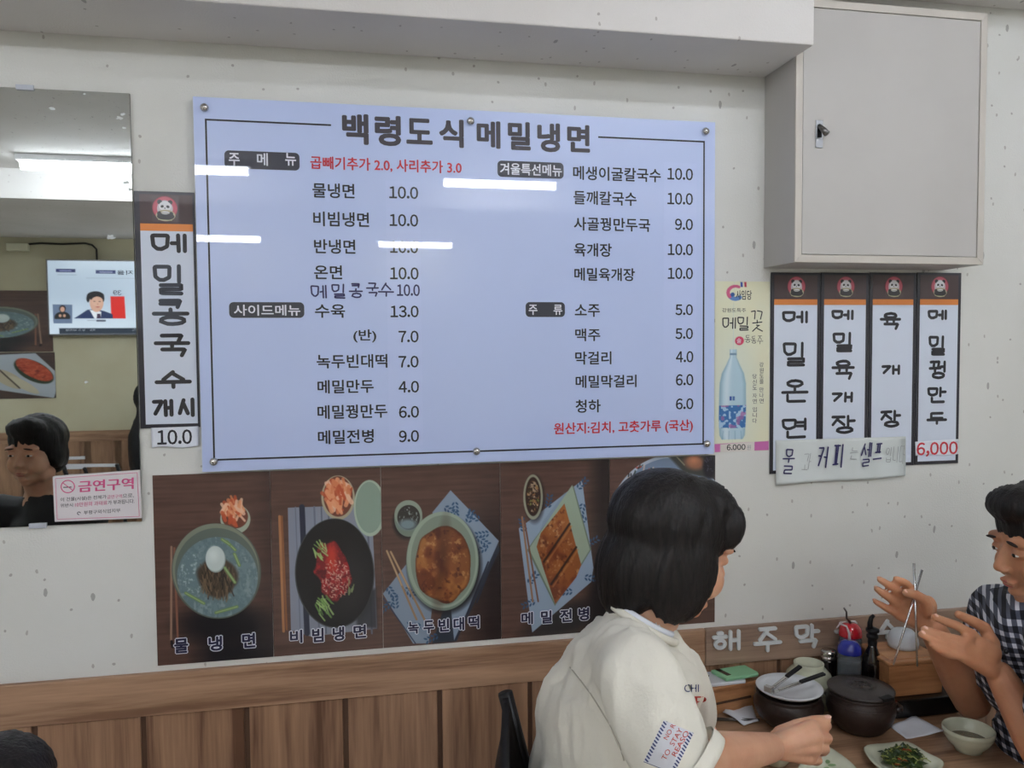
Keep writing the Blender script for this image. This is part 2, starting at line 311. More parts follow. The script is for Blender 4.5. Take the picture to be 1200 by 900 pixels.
VJ = {'ㅏ': [[(.3, 1), (.3, 0)], [(.3, .5), (1, .5)]], 'ㅐ': [[(.1, 1), (.1, 0)], [(.9, 1), (.9, 0)], [(.1, .5), (.9, .5)]],
      'ㅓ': [[(.8, 1), (.8, 0)], [(0, .5), (.8, .5)]], 'ㅔ': [[(.5, 1), (.5, 0)], [(1, 1), (1, 0)], [(0, .5), (.5, .5)]], 'ㅕ': [[(.8, 1), (.8, 0)], [(0, .68), (.8, .68)], [(0, .35), (.8, .35)]], 'ㅣ': [[(.6, 1), (.6, 0)]],
      'ㅗ': [[(0, 0), (1, 0)], [(.5, 1), (.5, 0)]], 'ㅜ': [[(0, 1), (1, 1)], [(.5, 1), (.5, 0)]], 'ㅠ': [[(0, 1), (1, 1)], [(.33, 1), (.33, 0)], [(.67, 1), (.67, 0)]], 'ㅡ': [[(0, .5), (1, .5)]]}
def hangul(ch):
    n = ord(ch)-0xAC00; c, v, f = CI[n//588], VI[n % 588//28], FI[n % 28].strip(); out = []
    def add(strokes, x0, x1, y0, y1): out.extend([[(x0+x*(x1-x0), y0+y*(y1-y0)) for x, y in s] for s in strokes])
    b = .44 if f else 0.0
    if v in 'ㅝㅘ':
        add(CJ[c], .05, .6, b+(1-b)*.5, 1)
        hv, vv = ('ㅜ', 'ㅓ') if v == 'ㅝ' else ('ㅗ', 'ㅏ')
        add(VJ[hv], 0, .68, b-.02, b+(1-b)*.3); add(VJ[vv], .7, 1, b-.05 if f else 0, 1)
    elif v in 'ㅗㅜㅠㅡ':
        add(CJ[c], .2, .8, b+(1-b)*.5, 1-.12*(c in 'ㅎㅊ'))
        y0, y1 = (b+.02, b+(1-b)*.33) if v != 'ㅡ' else (b+.0, b+.24)
        if not f and v in 'ㅜㅠ': y0, y1 = .0, .34
        if f and v == 'ㅗ': y0 = b+.0
        add(VJ[v], 0, 1, y0, y1)
    else:
        hs = (.05 if f else .12); cj = {'ㄱ': [[(0, 1), (.95, 1), (.15, 0)]], 'ㅋ': [[(0, 1), (.95, 1), (.15, 0)], [(0, .55), (.6, .5)]]}.get(c, CJ[c]) if not f else CJ[c]; add(cj, 0, .48 if v in 'ㅐㅔ' else .52, b+hs, 1-.12*(c in 'ㅎㅊ')-.03)
        add(VJ[v], .6 if v in 'ㅐㅔ' else .58, 1, b-.02 if f else 0, 1)
    if f: add(CJ[f], .2, .9, 0, .3)
    return out
def soften(p):
    if len(p) < 3 or len(p) > 9: return p
    closed = p[0] == p[-1]; out = [] if closed else [p[0]]; n = len(p)
    rng_ = range(0, n-1) if closed else range(1, n-1)
    for k in rng_:
        a, b, c = Vector(p[k-1] if k else p[-2]), Vector(p[k]), Vector(p[k+1])
        for t in (.30, .12): out.append(tuple(b.lerp(a, t)*(1-0)))
        out.append(tuple(b.lerp((a+c)/2, .07)))
        for t in (.12, .30): out.append(tuple(b.lerp(c, t)))
    out.append(out[0] if closed else p[-1]); return out
def ribbon(bm, pts, w_, y, depth=0.0, seg=5):
    closed = (pts[0]-pts[-1]).length < 1e-9
    if closed: pts = pts[:-1]
    n = len(pts); L_r = []
    for i in range(n):
        a = pts[i-1] if (i or closed) else pts[i]; c = pts[(i+1) % n] if (i < n-1 or closed) else pts[i]
        d1 = (pts[i]-a); d2 = (c-pts[i]); d1 = d1.normalized() if d1.length > 1e-9 else d2.normalized(); d2 = d2.normalized() if d2.length > 1e-9 else d1
        t = d1+d2; t = t.normalized() if t.length > 1e-6 else d1; nn = Vector((-t.y, t.x)); k = w_/max(.5, nn.dot(Vector((-d1.y, d1.x)))); L_r.append((bm.verts.new((pts[i].x+nn.x*k, y, pts[i].y+nn.y*k)), bm.verts.new((pts[i].x-nn.x*k, y, pts[i].y-nn.y*k)), d1, d2))
    fs = []
    for i in range(n if closed else n-1):
        a, b = L_r[i], L_r[(i+1) % n]; fs.append(bm.faces.new((a[0], a[1], b[1], b[0])))
    if not closed:
        for i, sg in ((0, -1), (n-1, 1)):
            d = L_r[i][2 if sg > 0 else 3]*sg; an = math.atan2(d.y, d.x); v0, v1 = (L_r[i][1], L_r[i][0]) if sg > 0 else (L_r[i][0], L_r[i][1])
            arc = [bm.verts.new((pts[i].x+w_*math.cos(an-PI/2+PI*k/seg), y, pts[i].y+w_*math.sin(an-PI/2+PI*k/seg))) for k in range(1, seg)]
            fs.append(bm.faces.new([v0]+arc+[v1]))
    if depth:
        ret = bmesh.ops.extrude_face_region(bm, geom=fs); bmesh.ops.translate(bm, verts=[g for g in ret['geom'] if isinstance(g, bmesh.types.BMVert)], vec=(0, -depth, 0))
        bmesh.ops.recalc_face_normals(bm, faces=bm.faces[:])
def strokes(bm, polys, x0, x1, z0, z1, y, wd, depth=0.0, wob=0.0, seg=5, flip=False):
    wd2 = wd/2
    for i, pl in enumerate(polys):
        pts = [Vector((x0+wd2+px*(x1-x0-wd)+random.uniform(-wob, wob), z0+wd2+pz*(z1-z0-wd)+random.uniform(-wob, wob))) for px, pz in pl]
        if pl[0] == pl[-1]: pts[-1] = pts[0].copy()
        pts = [Vector(q) for q in soften([tuple(q) for q in pts])]
        ribbon(bm, pts, wd2, y-i*.00004, depth)
def brush(name, ch, pb, yp, m, parent, wd, depth=0.0, wob=0.0, label=None):
    bm = bmesh.new(); strokes(bm, hangul(ch), *rect(*pb, yp), yp, wd, depth, wob); o = obj(name, bm, m, parent)
    if label: o['label'] = label
    return o

# ---- painted prints: a grid of vertices with the ink colour of the print -----------
def vnoise(n, m, fx, fy, seed=0):
    g = np.random.default_rng(seed+int(fx*7+fy*13)).random((int(fy)+3, int(fx)+3))
    yy = np.linspace(0, fy, n); xx = np.linspace(0, fx, m); yi = yy.astype(int); xi = xx.astype(int)
    ty = (yy-yi)[:, None]; tx = (xx-xi)[None]; ty = ty*ty*(3-2*ty); tx = tx*tx*(3-2*tx)
    a = g[yi][:, xi]; b = g[yi][:, xi+1]; c = g[yi+1][:, xi]; d = g[yi+1][:, xi+1]
    return (a*(1-tx)+b*tx)*(1-ty)+(c*(1-tx)+d*tx)*ty
class Canvas:
    def __init__(s, quad, w_, h_, col):          # quad = TL TR BR BL in the units the painting is noted in
        s.w, s.h = w_, h_; S, Tt = np.meshgrid(np.linspace(0, 1, w_), np.linspace(0, 1, h_))
        q = np.array(quad, float)
        s.X = (q[0, 0]*(1-S)+q[1, 0]*S)*(1-Tt)+(q[3, 0]*(1-S)+q[2, 0]*S)*Tt
        s.Y = (q[0, 1]*(1-S)+q[1, 1]*S)*(1-Tt)+(q[3, 1]*(1-S)+q[2, 1]*S)*Tt
        s.a = np.ones((h_, w_, 3))*np.array(col); s.px = abs(q[1, 0]-q[0, 0])/w_
    def n(s, fx, fy, seed=0): return vnoise(s.h, s.w, fx, fy, seed)
    def mix(s, m, col):
        m = np.clip(m, 0, 1)[..., None]; s.a = s.a*(1-m)+np.array(col, float)*m
    def ell(s, cx, cy, rx, ry, col, ang=0, soft=1.0, nz=None):
        a = math.radians(ang); dx, dy = s.X-cx, s.Y-cy; u = (dx*math.cos(a)+dy*math.sin(a))/rx; v = (-dx*math.sin(a)+dy*math.cos(a))/ry
        d = (1-np.sqrt(u*u+v*v))*min(rx, ry)
        if nz is not None: d = d+nz
        s.mix(d/(s.px*soft)+.5, col); return d
    def poly(s, pts, col, soft=1.0, k=1.0):
        d = np.full(s.X.shape, 1e9); n_ = len(pts); ar = sum(pts[i][0]*pts[(i+1) % n_][1]-pts[(i+1) % n_][0]*pts[i][1] for i in range(n_)); sg = 1 if ar > 0 else -1
        for i in range(n_):
            (ax, ay), (bx, by) = pts[i], pts[(i+1) % n_]; l = math.hypot(bx-ax, by-ay)
            d = np.minimum(d, sg*((bx-ax)*(s.Y-ay)-(by-ay)*(s.X-ax))/l)
        s.mix((d/(s.px*soft)+.5)*k if k == 1 else np.clip(d/(s.px*soft)+.5, 0, 1)*k, col); return d
    def line(s, p, q, wd, col, soft=1.0, k=1.0):
        px, py = q[0]-p[0], q[1]-p[1]; t = np.clip(((s.X-p[0])*px+(s.Y-p[1])*py)/(px*px+py*py+1e-9), 0, 1)
        d = wd/2-np.hypot(s.X-p[0]-t*px, s.Y-p[1]-t*py); s.mix(np.clip(d/(s.px*soft)+.5, 0, 1)*k, col)
    def mesh(s, name, x0, x1, z0, z1, y, flip=False):
        X, Z = np.meshgrid(np.linspace(x1, x0, s.w) if flip else np.linspace(x0, x1, s.w), np.linspace(z1, z0, s.h))
        V = np.stack([X, np.full_like(X, y), Z], -1).reshape(-1, 3); return s.tomesh(name, V)
    def tomesh(s, name, V):
        i = np.arange(s.w*s.h).reshape(s.h, s.w); Fq = np.stack([i[:-1, :-1], i[1:, :-1], i[1:, 1:], i[:-1, 1:]], -1).reshape(-1, 4)
        me = bpy.data.meshes.new(name); me.from_pydata(V if isinstance(V, list) else V.tolist(), [], Fq.tolist())
        c = np.clip(s.a/255, 0, 1).reshape(-1, 3); c = np.where(c <= .04045, c/12.92, ((c+.055)/1.055)**2.4)
        at = me.color_attributes.new('ink', 'FLOAT_COLOR', 'POINT'); at.data.foreach_set('color', np.concatenate([c, np.ones((len(c), 1))], 1).astype(np.float32).ravel())
        return me

# ================================================================== THE ROOM
BZ, CZ = 2.203, 2.69            # underside of the beam, main ceiling
struct(obj('floor', B(-4.2, 3.2, -5.6, .1, -.1, 0), 'floor'))
wb = struct(obj('wall_back', B(-4.2, 3.2, 0, .1, 0, CZ), 'wall'))
wf = struct(obj('wall_front', B(-4.2, 3.2, -5.6, -5.5, 0, CZ), 'farwall'))
struct(obj('wall_left', B(-4.3, -4.2, -5.6, .1, 0, CZ), 'wall'))
struct(obj('wall_right', B(3.2, 3.3, -5.6, .1, 0, CZ), 'wall'))
struct(obj('ceiling', B(-4.3, 3.3, -5.6, .1, CZ, CZ+.1), 'ceil'))
struct(obj('trim_1', B(-4.2, .948, -.207, 0, BZ, CZ), 'ceil', bevel=.003))      # papered beam over the menu
struct(obj('trim_2', B(.948, 3.2, -.24, 0, 2.407, CZ), 'ceil', bevel=.003))
struct(obj('trim_3', B(-4.2, 3.2, -5.5, -3.67, 2.51, CZ), 'ceil'))
# wainscot: top rail and upright planks, each plank a piece of the wall
RT, RB = .914, .826
rail = struct(obj('trim_4', B(-4.2, .80, -.014, 0, RB, RT), 'rail', bevel=.002))
rail2 = struct(obj('trim_5', B(.801, 3.2, -.014, 0, RB, RT), 'rail2', bevel=.002))
struct(obj('baseboard_back', B(-4.2, 3.2, -.012, 0, 0, .09), 'rail'))
pw = P(288, 850).x-P(167, 850).x; x = P(43.5, 860).x-pw*14; k = 0
pm = None
while x < 3.1:
    x0 = max(x+.004, -4.19)
    if x0 < x+pw-.01:
        if pm is None or x < -4.19+pw:
            bm = B(0, pw-.011, -.009, 0, .09, RB-.001); bmesh.ops.bevel(bm, geom=bm.edges[:], offset=.0015, segments=1, affect='EDGES')
            o = obj('plank', bm, 'plank', wb); pm = o.data
        else: o = link('plank', pm, None, wb)
        o.location = (x0, 0, 0)
    x += pw
o = obj('plank_backing', B(-4.19, 3.19, -.003, 0, .09, RB-.001), 'groove', wb)
far = []
for i in range(30):
    o = link('plank', pm, None, wf); o.scale = (1.55, -1, 1); o.location = (-4.15+i*.24, -5.5, 0)
struct(obj('trim_6', B(-4.2, 3.2, -5.5, -5.486, RB, RT), 'rail'))

# raised white letters on the rail
for ch, q in (('해', (834, 739.5, 868, 764)), ('주', (882, 735.8, 915.5, 765)), ('막', (930, 732, 960, 761)), ('국', (977, 729, 1009, 757)), ('수', (1026, 726.5, 1052, 750))):
    brush('raised_letter', ch, q, -.0145, 'letterw', rail2, .0085, .005)

# ---- ceiling lamps
def lamp(x0, x1, y, ztop, label, wd=.05):
    t = thing('ceiling_light', label, 'light', ((x0+x1)/2, y, ztop), 'tube lights on the ceiling')
    obj('housing', B(x0, x1, y-.045, y+.045, ztop-.035, ztop), 'fix', t, bevel=.004)
    bm = bmesh.new(); tube(bm, [(x0+.02, y, ztop-.057), (x1-.02, y, ztop-.057)], wd/2, 12); obj('tube', bm, 'tube', t, True)
lamp(-1.85, -.58, -3.30, CZ, 'long white tube light whose reflection spans mirror and menu board')
lamp(.56, 1.33, -3.44, CZ, 'white tube light reflected in the middle of the menu board')
lamp(-1.22, -.7, -4.97, 2.51, 'short tube light reflected at the left edge of the menu board')
lamp(.2, .85, -5.15, 2.51, 'short tube light reflected over the third price of the menu')
lamp(.65, 1.35, -1.42, CZ, 'white tube light on the ceiling above the menu board')
lamp(2.3, 3.15, -2.4, CZ, 'added unseen tube light on the ceiling behind the person in plaid')  # added fill lamp, kept outside the board's reflection, brightens beam and wall
lamp(-3.3, -2.1, -2.4, CZ, 'added unseen tube light on the ceiling left of the mirror')  # added out of the mirror's view to spread the light
lamp(2.6, 3.15, -3.3, CZ, 'added unseen tube light at the right end of the second lamp row')  # extra lamp added out of view to soften the shade under the beam
lamp(-3.6, -2.4, -3.3, CZ, 'added unseen tube light at the left end of the second lamp row')  # unseen extra lamp, added for more light from the far row

# ================================================================== MENU BOARD
YB = -.018
mb = thing('menu_board', 'large pale blue acrylic menu board with black border and price columns', 'sign', (.26, -.001, 1.327))
bx0, bx1 = P(226, 113, YB).x, P(838, 146, YB).x; bz0, bz1 = P(238.7, 553, YB).z, P(226, 113, YB).z
slab('board_panel', bx0, bx1, bz0, bz1, -.004, YB, 'board', mb)
slab('backing_sheet', bx0, bx1, bz0, bz1, -.001, -.004, 'bedge', mb)
yl = YB-.0004
fx0, fx1 = P(240, 139, yl).x, P(826, 160, yl).x; fz1, fz0 = P(240, 139, yl).z, P(250.5, 540, yl).z
bm = bmesh.new(); t_ = .0036
def bar(x0, x1, z0, z1): bm.faces.new([bm.verts.new(p) for p in ((x0, yl, z0), (x1, yl, z0), (x1, yl, z1), (x0, yl, z1))])
bar(fx0, fx0+t_, fz0, fz1); bar(fx1-t_, fx1, fz0, fz1); bar(fx0, fx1, fz0, fz0+t_)
bar(fx0, P(388, 146, yl).x, fz1-t_, fz1); bar(P(701, 160, yl).x, fx1, fz1-t_, fz1)
obj('border_line', bm, 'ink', mb)
for ch, q in zip('백령도식메밀냉면', ((400.8, 132.5, 432, 168.8), (439, 134.5, 470, 170.5), (476, 138, 507, 168.5), (514.5, 139, 543.5, 172.5), (558.5, 141, 586.5, 173.5), (595, 142, 622, 175.5), (629.5, 143.5, 656.5, 177.8), (664.5, 145.5, 691.5, 178))):
    text('title_lettering', ch, q, yl, 'ink2', mb, .045)
def badge(pb, s, tb):
    x0, x1, z0, z1 = rect(*pb, yl); bm = bmesh.new(); bm.faces.new([bm.verts.new((x_, yl, z_)) for x_, z_ in rrect(x0, x1, z0, z1, .009)])
    b = obj('heading_badge', bm, 'badge', mb); cs = s.split(); n = len(cs)
    wc = (tb[3]-tb[1])*.86 if n > 1 else tb[2]-tb[0]
    for k, c_ in enumerate(cs):
        xl = tb[0]+(tb[2]-tb[0]-wc)*k/max(1, n-1); o = text('lettering', c_, (xl, tb[1], xl+wc, tb[3]), yl-.0003, 'white', mb, .022)
        o.parent = b; o.matrix_parent_inverse = Matrix.Identity(4)
    # badge vertices are already in world coordinates through its own inverse, so the child shares them
badge((263, 176, 351, 197), '주 메 뉴', (268, 179, 347, 194)); badge((268.5, 354, 356.5, 372.5), '사이드메뉴', (274, 357, 352, 370))
badge((583, 188, 660.5, 207), '겨울특선메뉴', (586, 190.5, 658.5, 204.5)); badge((616, 354, 662, 371.5), '주 류', (619.5, 357, 659, 369))
for q in ((454, 212, 494, 523), (777.5, 190, 816, 482)):
    x0, x1, z0, z1 = rect(*q, yl); slab('price_strip', x0, x1, z0, z1, YB, YB-.0002, 'patch', mb)
yt = yl-.0002
for s, q, mm in (('곱빼기추가 2.0, 사리추가 3.0', (363.5, 182.5, 541, 198.5), 'red'), ('물냉면', (366, 214, 415.5, 231.5), 'ink'), ('비빔냉면', (367, 247.5, 432.5, 265), 'ink'), ('반냉면', (368, 280, 416.5, 297), 'ink'), ('온면', (368, 310.5, 401, 327), 'ink'),
        ('수육', (369, 356.5, 404.5, 372.5), 'ink'), ('(반)', (414, 386, 441, 401.5), 'ink'), ('녹두빈대떡', (371, 415.5, 454, 432), 'ink'), ('메밀만두', (372, 445.5, 438, 461.5), 'ink'), ('메밀꿩만두', (372, 475, 454, 491.5), 'ink'), ('메밀전병', (372.5, 504.5, 438, 521), 'ink'),
        ('메생이굴칼국수', (671.5, 194, 774.5, 210.5), 'ink'), ('들깨칼국수', (672, 223, 746, 239.5), 'ink'), ('사골꿩만두국', (672.5, 254, 762, 270), 'ink'), ('육개장', (672.5, 284.5, 717, 300.5), 'ink'), ('메밀육개장', (673, 313.5, 744, 329), 'ink'),
        ('소주', (673.5, 356.5, 703, 371.5), 'ink'), ('맥주', (674, 385, 703.5, 400), 'ink'), ('막걸리', (674, 412, 716.5, 427.5), 'ink'), ('메밀막걸리', (674.5, 440, 746, 455), 'ink'), ('청하', (674.5, 468.5, 704, 484), 'ink'), ('원산지:김치, 고춧가루 (국산)', (649, 495.5, 812, 511.5), 'red')):
    text('lettering', s, q, yt, mm, mb, .022)
for s, q in (('10.0', (456, 218, 490, 232.5)), ('10.0', (456.5, 250.5, 490, 265)), ('10.0', (457, 282, 490, 296.5)), ('10.0', (457, 313, 490.5, 327.5)), ('13.0', (457.5, 358, 490.5, 372)), ('7.0', (467, 387.5, 490.5, 401.5)), ('7.0', (467, 417, 490.5, 431)),
        ('4.0', (467, 446.5, 491, 460.5)), ('6.0', (467.5, 476, 491, 490)), ('9.0', (467.5, 504.5, 491, 518.5)), ('10.0', (782, 196.5, 812, 210.5)), ('10.0', (782, 225.5, 812, 239.5)), ('9.0', (791, 256, 812, 269.5)), ('10.0', (782.5, 285.5, 812, 299)),
        ('10.0', (782.5, 313.5, 812, 327)), ('5.0', (791.5, 356.5, 812, 369.5)), ('5.0', (791.5, 384.5, 812, 397.5)), ('4.0', (792, 411.5, 812.5, 425)), ('6.0', (792, 438.5, 812.5, 452)), ('6.0', (792, 467, 812.5, 480))):
    text('price', s, q, yt, 'ink', mb, .026)
for ch, q in zip('메밀콩국수', ((364, 334, 383, 349.5), (388, 332.5, 406, 350), (409, 331.5, 425, 349.5), (429, 331, 444, 348), (443, 331, 462, 348))):
    brush('handwritten_letter', ch, q, yt-.0002, 'marker', mb, .0033, 0, .0006)
text('handwritten_price', '10.0', (465, 333, 492, 347), yt-.0002, 'marker', mb, .03)
for q in ((239.5, 126), (551.5, 142), (827, 154), (250.5, 541), (558.5, 529), (828.5, 520)):
    c = P(*q, YB-.004); bm = bmesh.new(); lathe(bm, [(0, 0), (.0075, 0), (.0085, .003), (.008, .007), (.005, .0105), (0, .0118)], (0, 0, 0), 20, Matrix.Translation((c.x, YB, c.z)) @ Matrix.Rotation(PI/2, 4, 'X'))
    obj('standoff_screw', bm, 'chrome', mb, True)

# ================================================================== VERTICAL BANNERS
def panda(x, z, r, y, parent):
    cv = Canvas([(0, 0), (100, 0), (100, 100), (0, 100)], 80, 80, (66, 46, 46))
    cv.ell(48, 48, 46, 46, (176, 52, 72)); cv.ell(48, 48, 44, 44, (150, 40, 58)); cv.ell(48, 48, 43, 43, (190, 84, 100)); cv.ell(48, 50, 29, 33, (205, 196, 200))
    cv.ell(29, 24, 9, 9, (22, 20, 24)); cv.ell(68, 25, 8.5, 8.5, (22, 20, 24)); cv.ell(49, 40, 23, 19, (228, 228, 230)); cv.ell(38, 41, 6, 5, (28, 26, 30), -25); cv.ell(59, 42, 6, 5, (28, 26, 30), 25)
    cv.ell(48, 48, 2.5, 2, (28, 26, 30)); cv.ell(50, 76, 36, 22, (180, 170, 140)); cv.ell(50, 80, 32, 14, (28, 25, 29)); cv.ell(27, 70, 8, 10, (28, 25, 29)); cv.ell(70, 70, 8, 8, (28, 25, 29)); cv.ell(49, 66, 16, 6, (225, 225, 228)); cv.line((34, 66), (60, 68), 3, (150, 140, 120)); cv.line((22, 92), (72, 95), 2, (170, 180, 130))
    return link('panda_emblem', cv.mesh('panda_emblem', x-r, x+r, z-r, z+r, y), 'paint', parent)
def banner(x0, x1, z0, z1, yb, chars, label, w_, zc=None, ins=(.008, .008)):
    """x0..z1 outer edge of the dark panel; chars = list of (glyph, pixel box)"""
    t = thing('menu_banner', label, 'banner', ((x0+x1)/2, yb, z0), 'vertical dish name banners')
    slab('banner_panel', x0, x1, z0, z1, yb, yb-.003, 'banf', t)
    y = yb-.0034; zt = zc[0]; h0, h1 = zc
    slab('brown_header', x0+ins[0], x1-ins[1], h0, z1-.006, yb-.003, y, 'banb', t); slab('orange_stripe', x0+ins[0], x1-ins[1], h1, h0, yb-.003, y, 'bano', t)
    slab('white_field', x0+ins[0], x1-ins[1], z0+.008, h1, yb-.003, y, 'ban', t)
    panda((x0+x1)/2+.002, (h0+z1-.006)/2+.001, min((z1-h0)*.40, .026), y-.0004, t)
    for ch, q in chars: brush('brush_letter', ch, q, y-.0004, 'ink', t, w_, 0, .0004)
    return t
def r7(a, b, c, d): return (830+a/3.2156, 300+c/3.2156, 830+b/3.2156, 300+d/3.2156)
yb = -.001
HW = .0072
zh = P(930, 350.7, yb).z; zh2 = P(930, 357.5, yb).z
sp = [(902.3, 959.6, 319.4, 555.3), (960.6, 1016.2, 319.4, 551.5), (1017.4, 1071.4, 319.4, 547), (1072.6, 1123.6, 319.4, 544.5)]
ch = [[('메', (277, 376, 206, 254)), ('밀', (280, 373, 323, 418)), ('온', (275, 378, 465, 554)), ('면', (276, 378, 611, 690))],
      [('메', (463, 548, 202, 242)), ('밀', (468, 550, 286, 364)), ('육', (464, 552, 391, 468)), ('개', (465, 548, 513, 554)), ('장', (464, 556, 600, 672))],
      [('육', (646, 727, 211, 279)), ('개', (652, 725, 410, 449)), ('장', (648, 727, 581, 648))],
      [('메', (826, 900, 202, 242)), ('밀', (829, 898, 299, 376)), ('꿩', (830, 898, 394, 465)), ('만', (825, 898, 493, 556)), ('두', (822, 900, 588, 637))]]
lb = ['dark edged banner reading buckwheat hot noodles, leftmost of four under the cabinet', 'dark edged banner with five brush letters, second from left of the four',
      'dark edged banner with three widely spaced brush letters', 'dark edged banner with a red 6,000 price slip at its foot']
bans = []
for (a, b, c, d), cs, l in zip(sp, ch, lb):
    xm = (c+d)/2; x0, x1 = P(a, xm, yb).x, P(b, xm, yb).x; zt, zb = P(a, c, yb).z, P(a, d, yb).z
    z350 = P(a, 350.7, yb).z; z357 = P(a, 357.4, yb).z
    bans.append(banner(x0, x1, zb, zt, yb, [(g, r7(*q)) for g, q in cs], l, HW, (z350, z357)))
# left banner, tucked behind the menu board
x0 = P(161, 360, yb).x; x1 = x0+.115
bans.append(banner(x0, x1, P(166, 502, yb).z, P(158, 224, yb).z, yb, [('메', (176, 273, 219, 296)), ('밀', (179, 309, 218, 346)), ('콩', (178, 350, 222, 382)), ('국', (180, 391, 223, 419)), ('수', (181, 434, 225, 456)), ('개', (178, 468, 204, 489)), ('시', (208, 466, 231, 489))],
    'dark edged banner with seven brush letters between mirror and menu board', .0080, (P(164, 262, yb).z, P(164, 270.5, yb).z), (.0105, .004)))
# price slips and the handwritten note
def paper(name, pts, yb_, m, label, cat, curl=0.0):
    bm = bmesh.new(); n = 14; c = [P(*p, yb_) for p in pts]; g = []
    for i in range(n+1):
        row = []
        for j in range(n+1):
            s, t = i/n, j/n; p = (c[0]*(1-s)+c[1]*s)*(1-t)+(c[3]*(1-s)+c[2]*s)*t
            row.append(bm.verts.new((p.x, yb_-curl*(t**2)*(.5+.5*math.sin(s*9)), p.z+(.002*math.sin(s*7) if t > .9 else 0))))
        g.append(row)
    for i in range(n):
        for j in range(n): bm.faces.new((g[i][j], g[i][j+1], g[i+1][j+1], g[i+1][j]))
    o = obj(name, bm, m, None, True); md = o.modifiers.new('s', 'SOLIDIFY'); md.thickness = .0004; md.offset = 1
    return tag(o, label, cat)
def q7(x, y): return (830+x/3.2156, 300+y/3.2156)
YN = -.0064
nt = paper('handwritten_note', [q7(253, 695), q7(744, 680), q7(742, 828), q7(255, 864)], YN, 'paper', 'handwritten note on white paper taped across the feet of three banners', 'note', .003)
def l8(a, b, c, d): return (900+a/5.217, 500+c/5.217, 900+b/5.217, 500+d/5.217)
for g, q, mm, wd in (('물', (80, 170, 138, 292), 'marker', .0036), ('과', (205, 272, 165, 262), 'pencil', .0012), ('커', (298, 378, 122, 256), 'marker', .0040), ('피', (392, 474, 108, 252), 'marker', .0040), ('는', (495, 558, 128, 202), 'pencil', .0014),
        ('셀', (562, 638, 98, 246), 'marker', .0036), ('프', (640, 708, 103, 214), 'marker', .0040), ('입', (716, 760, 125, 218), 'pencil', .0012), ('니', (762, 800, 120, 218), 'pencil', .0012), ('다', (802, 842, 115, 230), 'pencil', .0012)):
    bm = bmesh.new(); r_ = rect(*l8(*q), YN-.0035); strokes(bm, [[(x_*.8+.2*y_, y_) for x_, y_ in s] for s in hangul(g)], *r_, YN-.0036, wd, 0, .001); obj('handwritten_letter', bm, mm, nt)
sl = paper('price_slip', [q7(779, 700), q7(942, 690), q7(942, 748), q7(781, 753)], -.0048, 'paperw', 'white slip printed 6,000 in red on the right hand banner', 'price tag')
bm = bmesh.new(); put(bm, '6,000', *rect(*r7(785, 940, 703, 758), -.0054), -.0054, .03); obj('lettering', bm, 'red', sl)
sl = paper('price_slip', [(177, 501.5), (232.5, 499.5), (232.5, 523), (178, 525)], -.0048, 'paperw', 'white slip printed 10.0 under the left hand banner', 'price tag')
bm = bmesh.new(); put(bm, '10.0', *rect(184, 504, 225, 521.5, -.0054), -.0054, .03); obj('lettering', bm, 'ink', sl)

# ================================================================== DRINK FLYER
def q4(x, y): return (835+x/4.09, 320+y/4.09)
def r4(a, b, c, d): return q4(a, c)+q4(b, d)
fl = thing('drink_flyer', 'narrow cream flyer with a bottle of rice wine beside the menu board', 'poster', (P(870, 530).x, -.001, P(840, 530).z))
cv = Canvas([(10, 38), (268, 40), (274, 858), (16, 862)], 100, 320, (226, 224, 192))
n_ = cv.n(6, 20); cv.mix(n_*.25, (214, 220, 204)); cv.ell(98, 590, 80, 220, (214, 224, 214), 0, 60)
for k_, (yy, hw) in enumerate(((366, 15), (400, 16), (425, 22), (460, 46), (520, 60), (600, 62), (700, 62), (780, 58))): pass
prof = [(364, 16), (404, 16), (412, 20), (440, 32), (480, 52), (530, 62), (640, 64), (700, 64), (780, 60), (800, 50)]
L_ = [(98-h, y_) for y_, h in prof]; R_ = [(98+h, y_) for y_, h in prof][::-1]
hw = np.interp(cv.Y, [p_[0] for p_ in prof], [p_[1] for p_ in prof], left=0, right=0); dx = cv.X-98; ins = (hw-np.abs(dx))/3+.5
cv.mix(ins, (178, 206, 218)); cv.mix(np.clip(ins, 0, 1)*np.exp(-((dx/hw.clip(1)+.45)/.25)**2)*.6, (228, 238, 242)); cv.mix(np.clip(ins, 0, 1)*np.clip((np.abs(dx)/hw.clip(1)-.7)*2.4, 0, 1)*.7, (110, 150, 168))
lab = np.clip(ins, 0, 1)*(np.abs(cv.Y-690) < 55); cv.mix(lab, (52, 110, 170)); cv.mix(lab*(cv.n(22, 60, 3) > .6)*.8, (196, 222, 236)); cv.mix(lab*(cv.n(14, 40, 5) > .7)*.7, (170, 96, 150))
cv.mix(np.clip(ins, 0, 1)*(np.abs(cv.Y-388) < 6), (120, 150, 170)); cv.poly([(84, 592), (94, 592), (94, 612), (84, 612)], (40, 70, 150)); cv.poly([(98, 592), (108, 592), (108, 612), (98, 612)], (60, 100, 160))
for k_ in range(4): cv.line((55+k_*28, 760), (52+k_*30, 800), 4, (120, 160, 180), 1, .6)
cv.poly([(14, 822), (274, 812), (276, 856), (16, 862)], (196, 106, 168)); cv.poly([(42, 824), (205, 814), (205, 860), (42, 864)], (220, 214, 206))
for k_ in range(70): a_ = .9+k_/70*4.4; cv.ell(105+34*math.cos(a_), 92+30*math.sin(a_), 8*(1-.5*k_/70)+2, 8*(1-.5*k_/70)+2, (206, 92, 130) if k_ > 24 else (90, 130, 190))
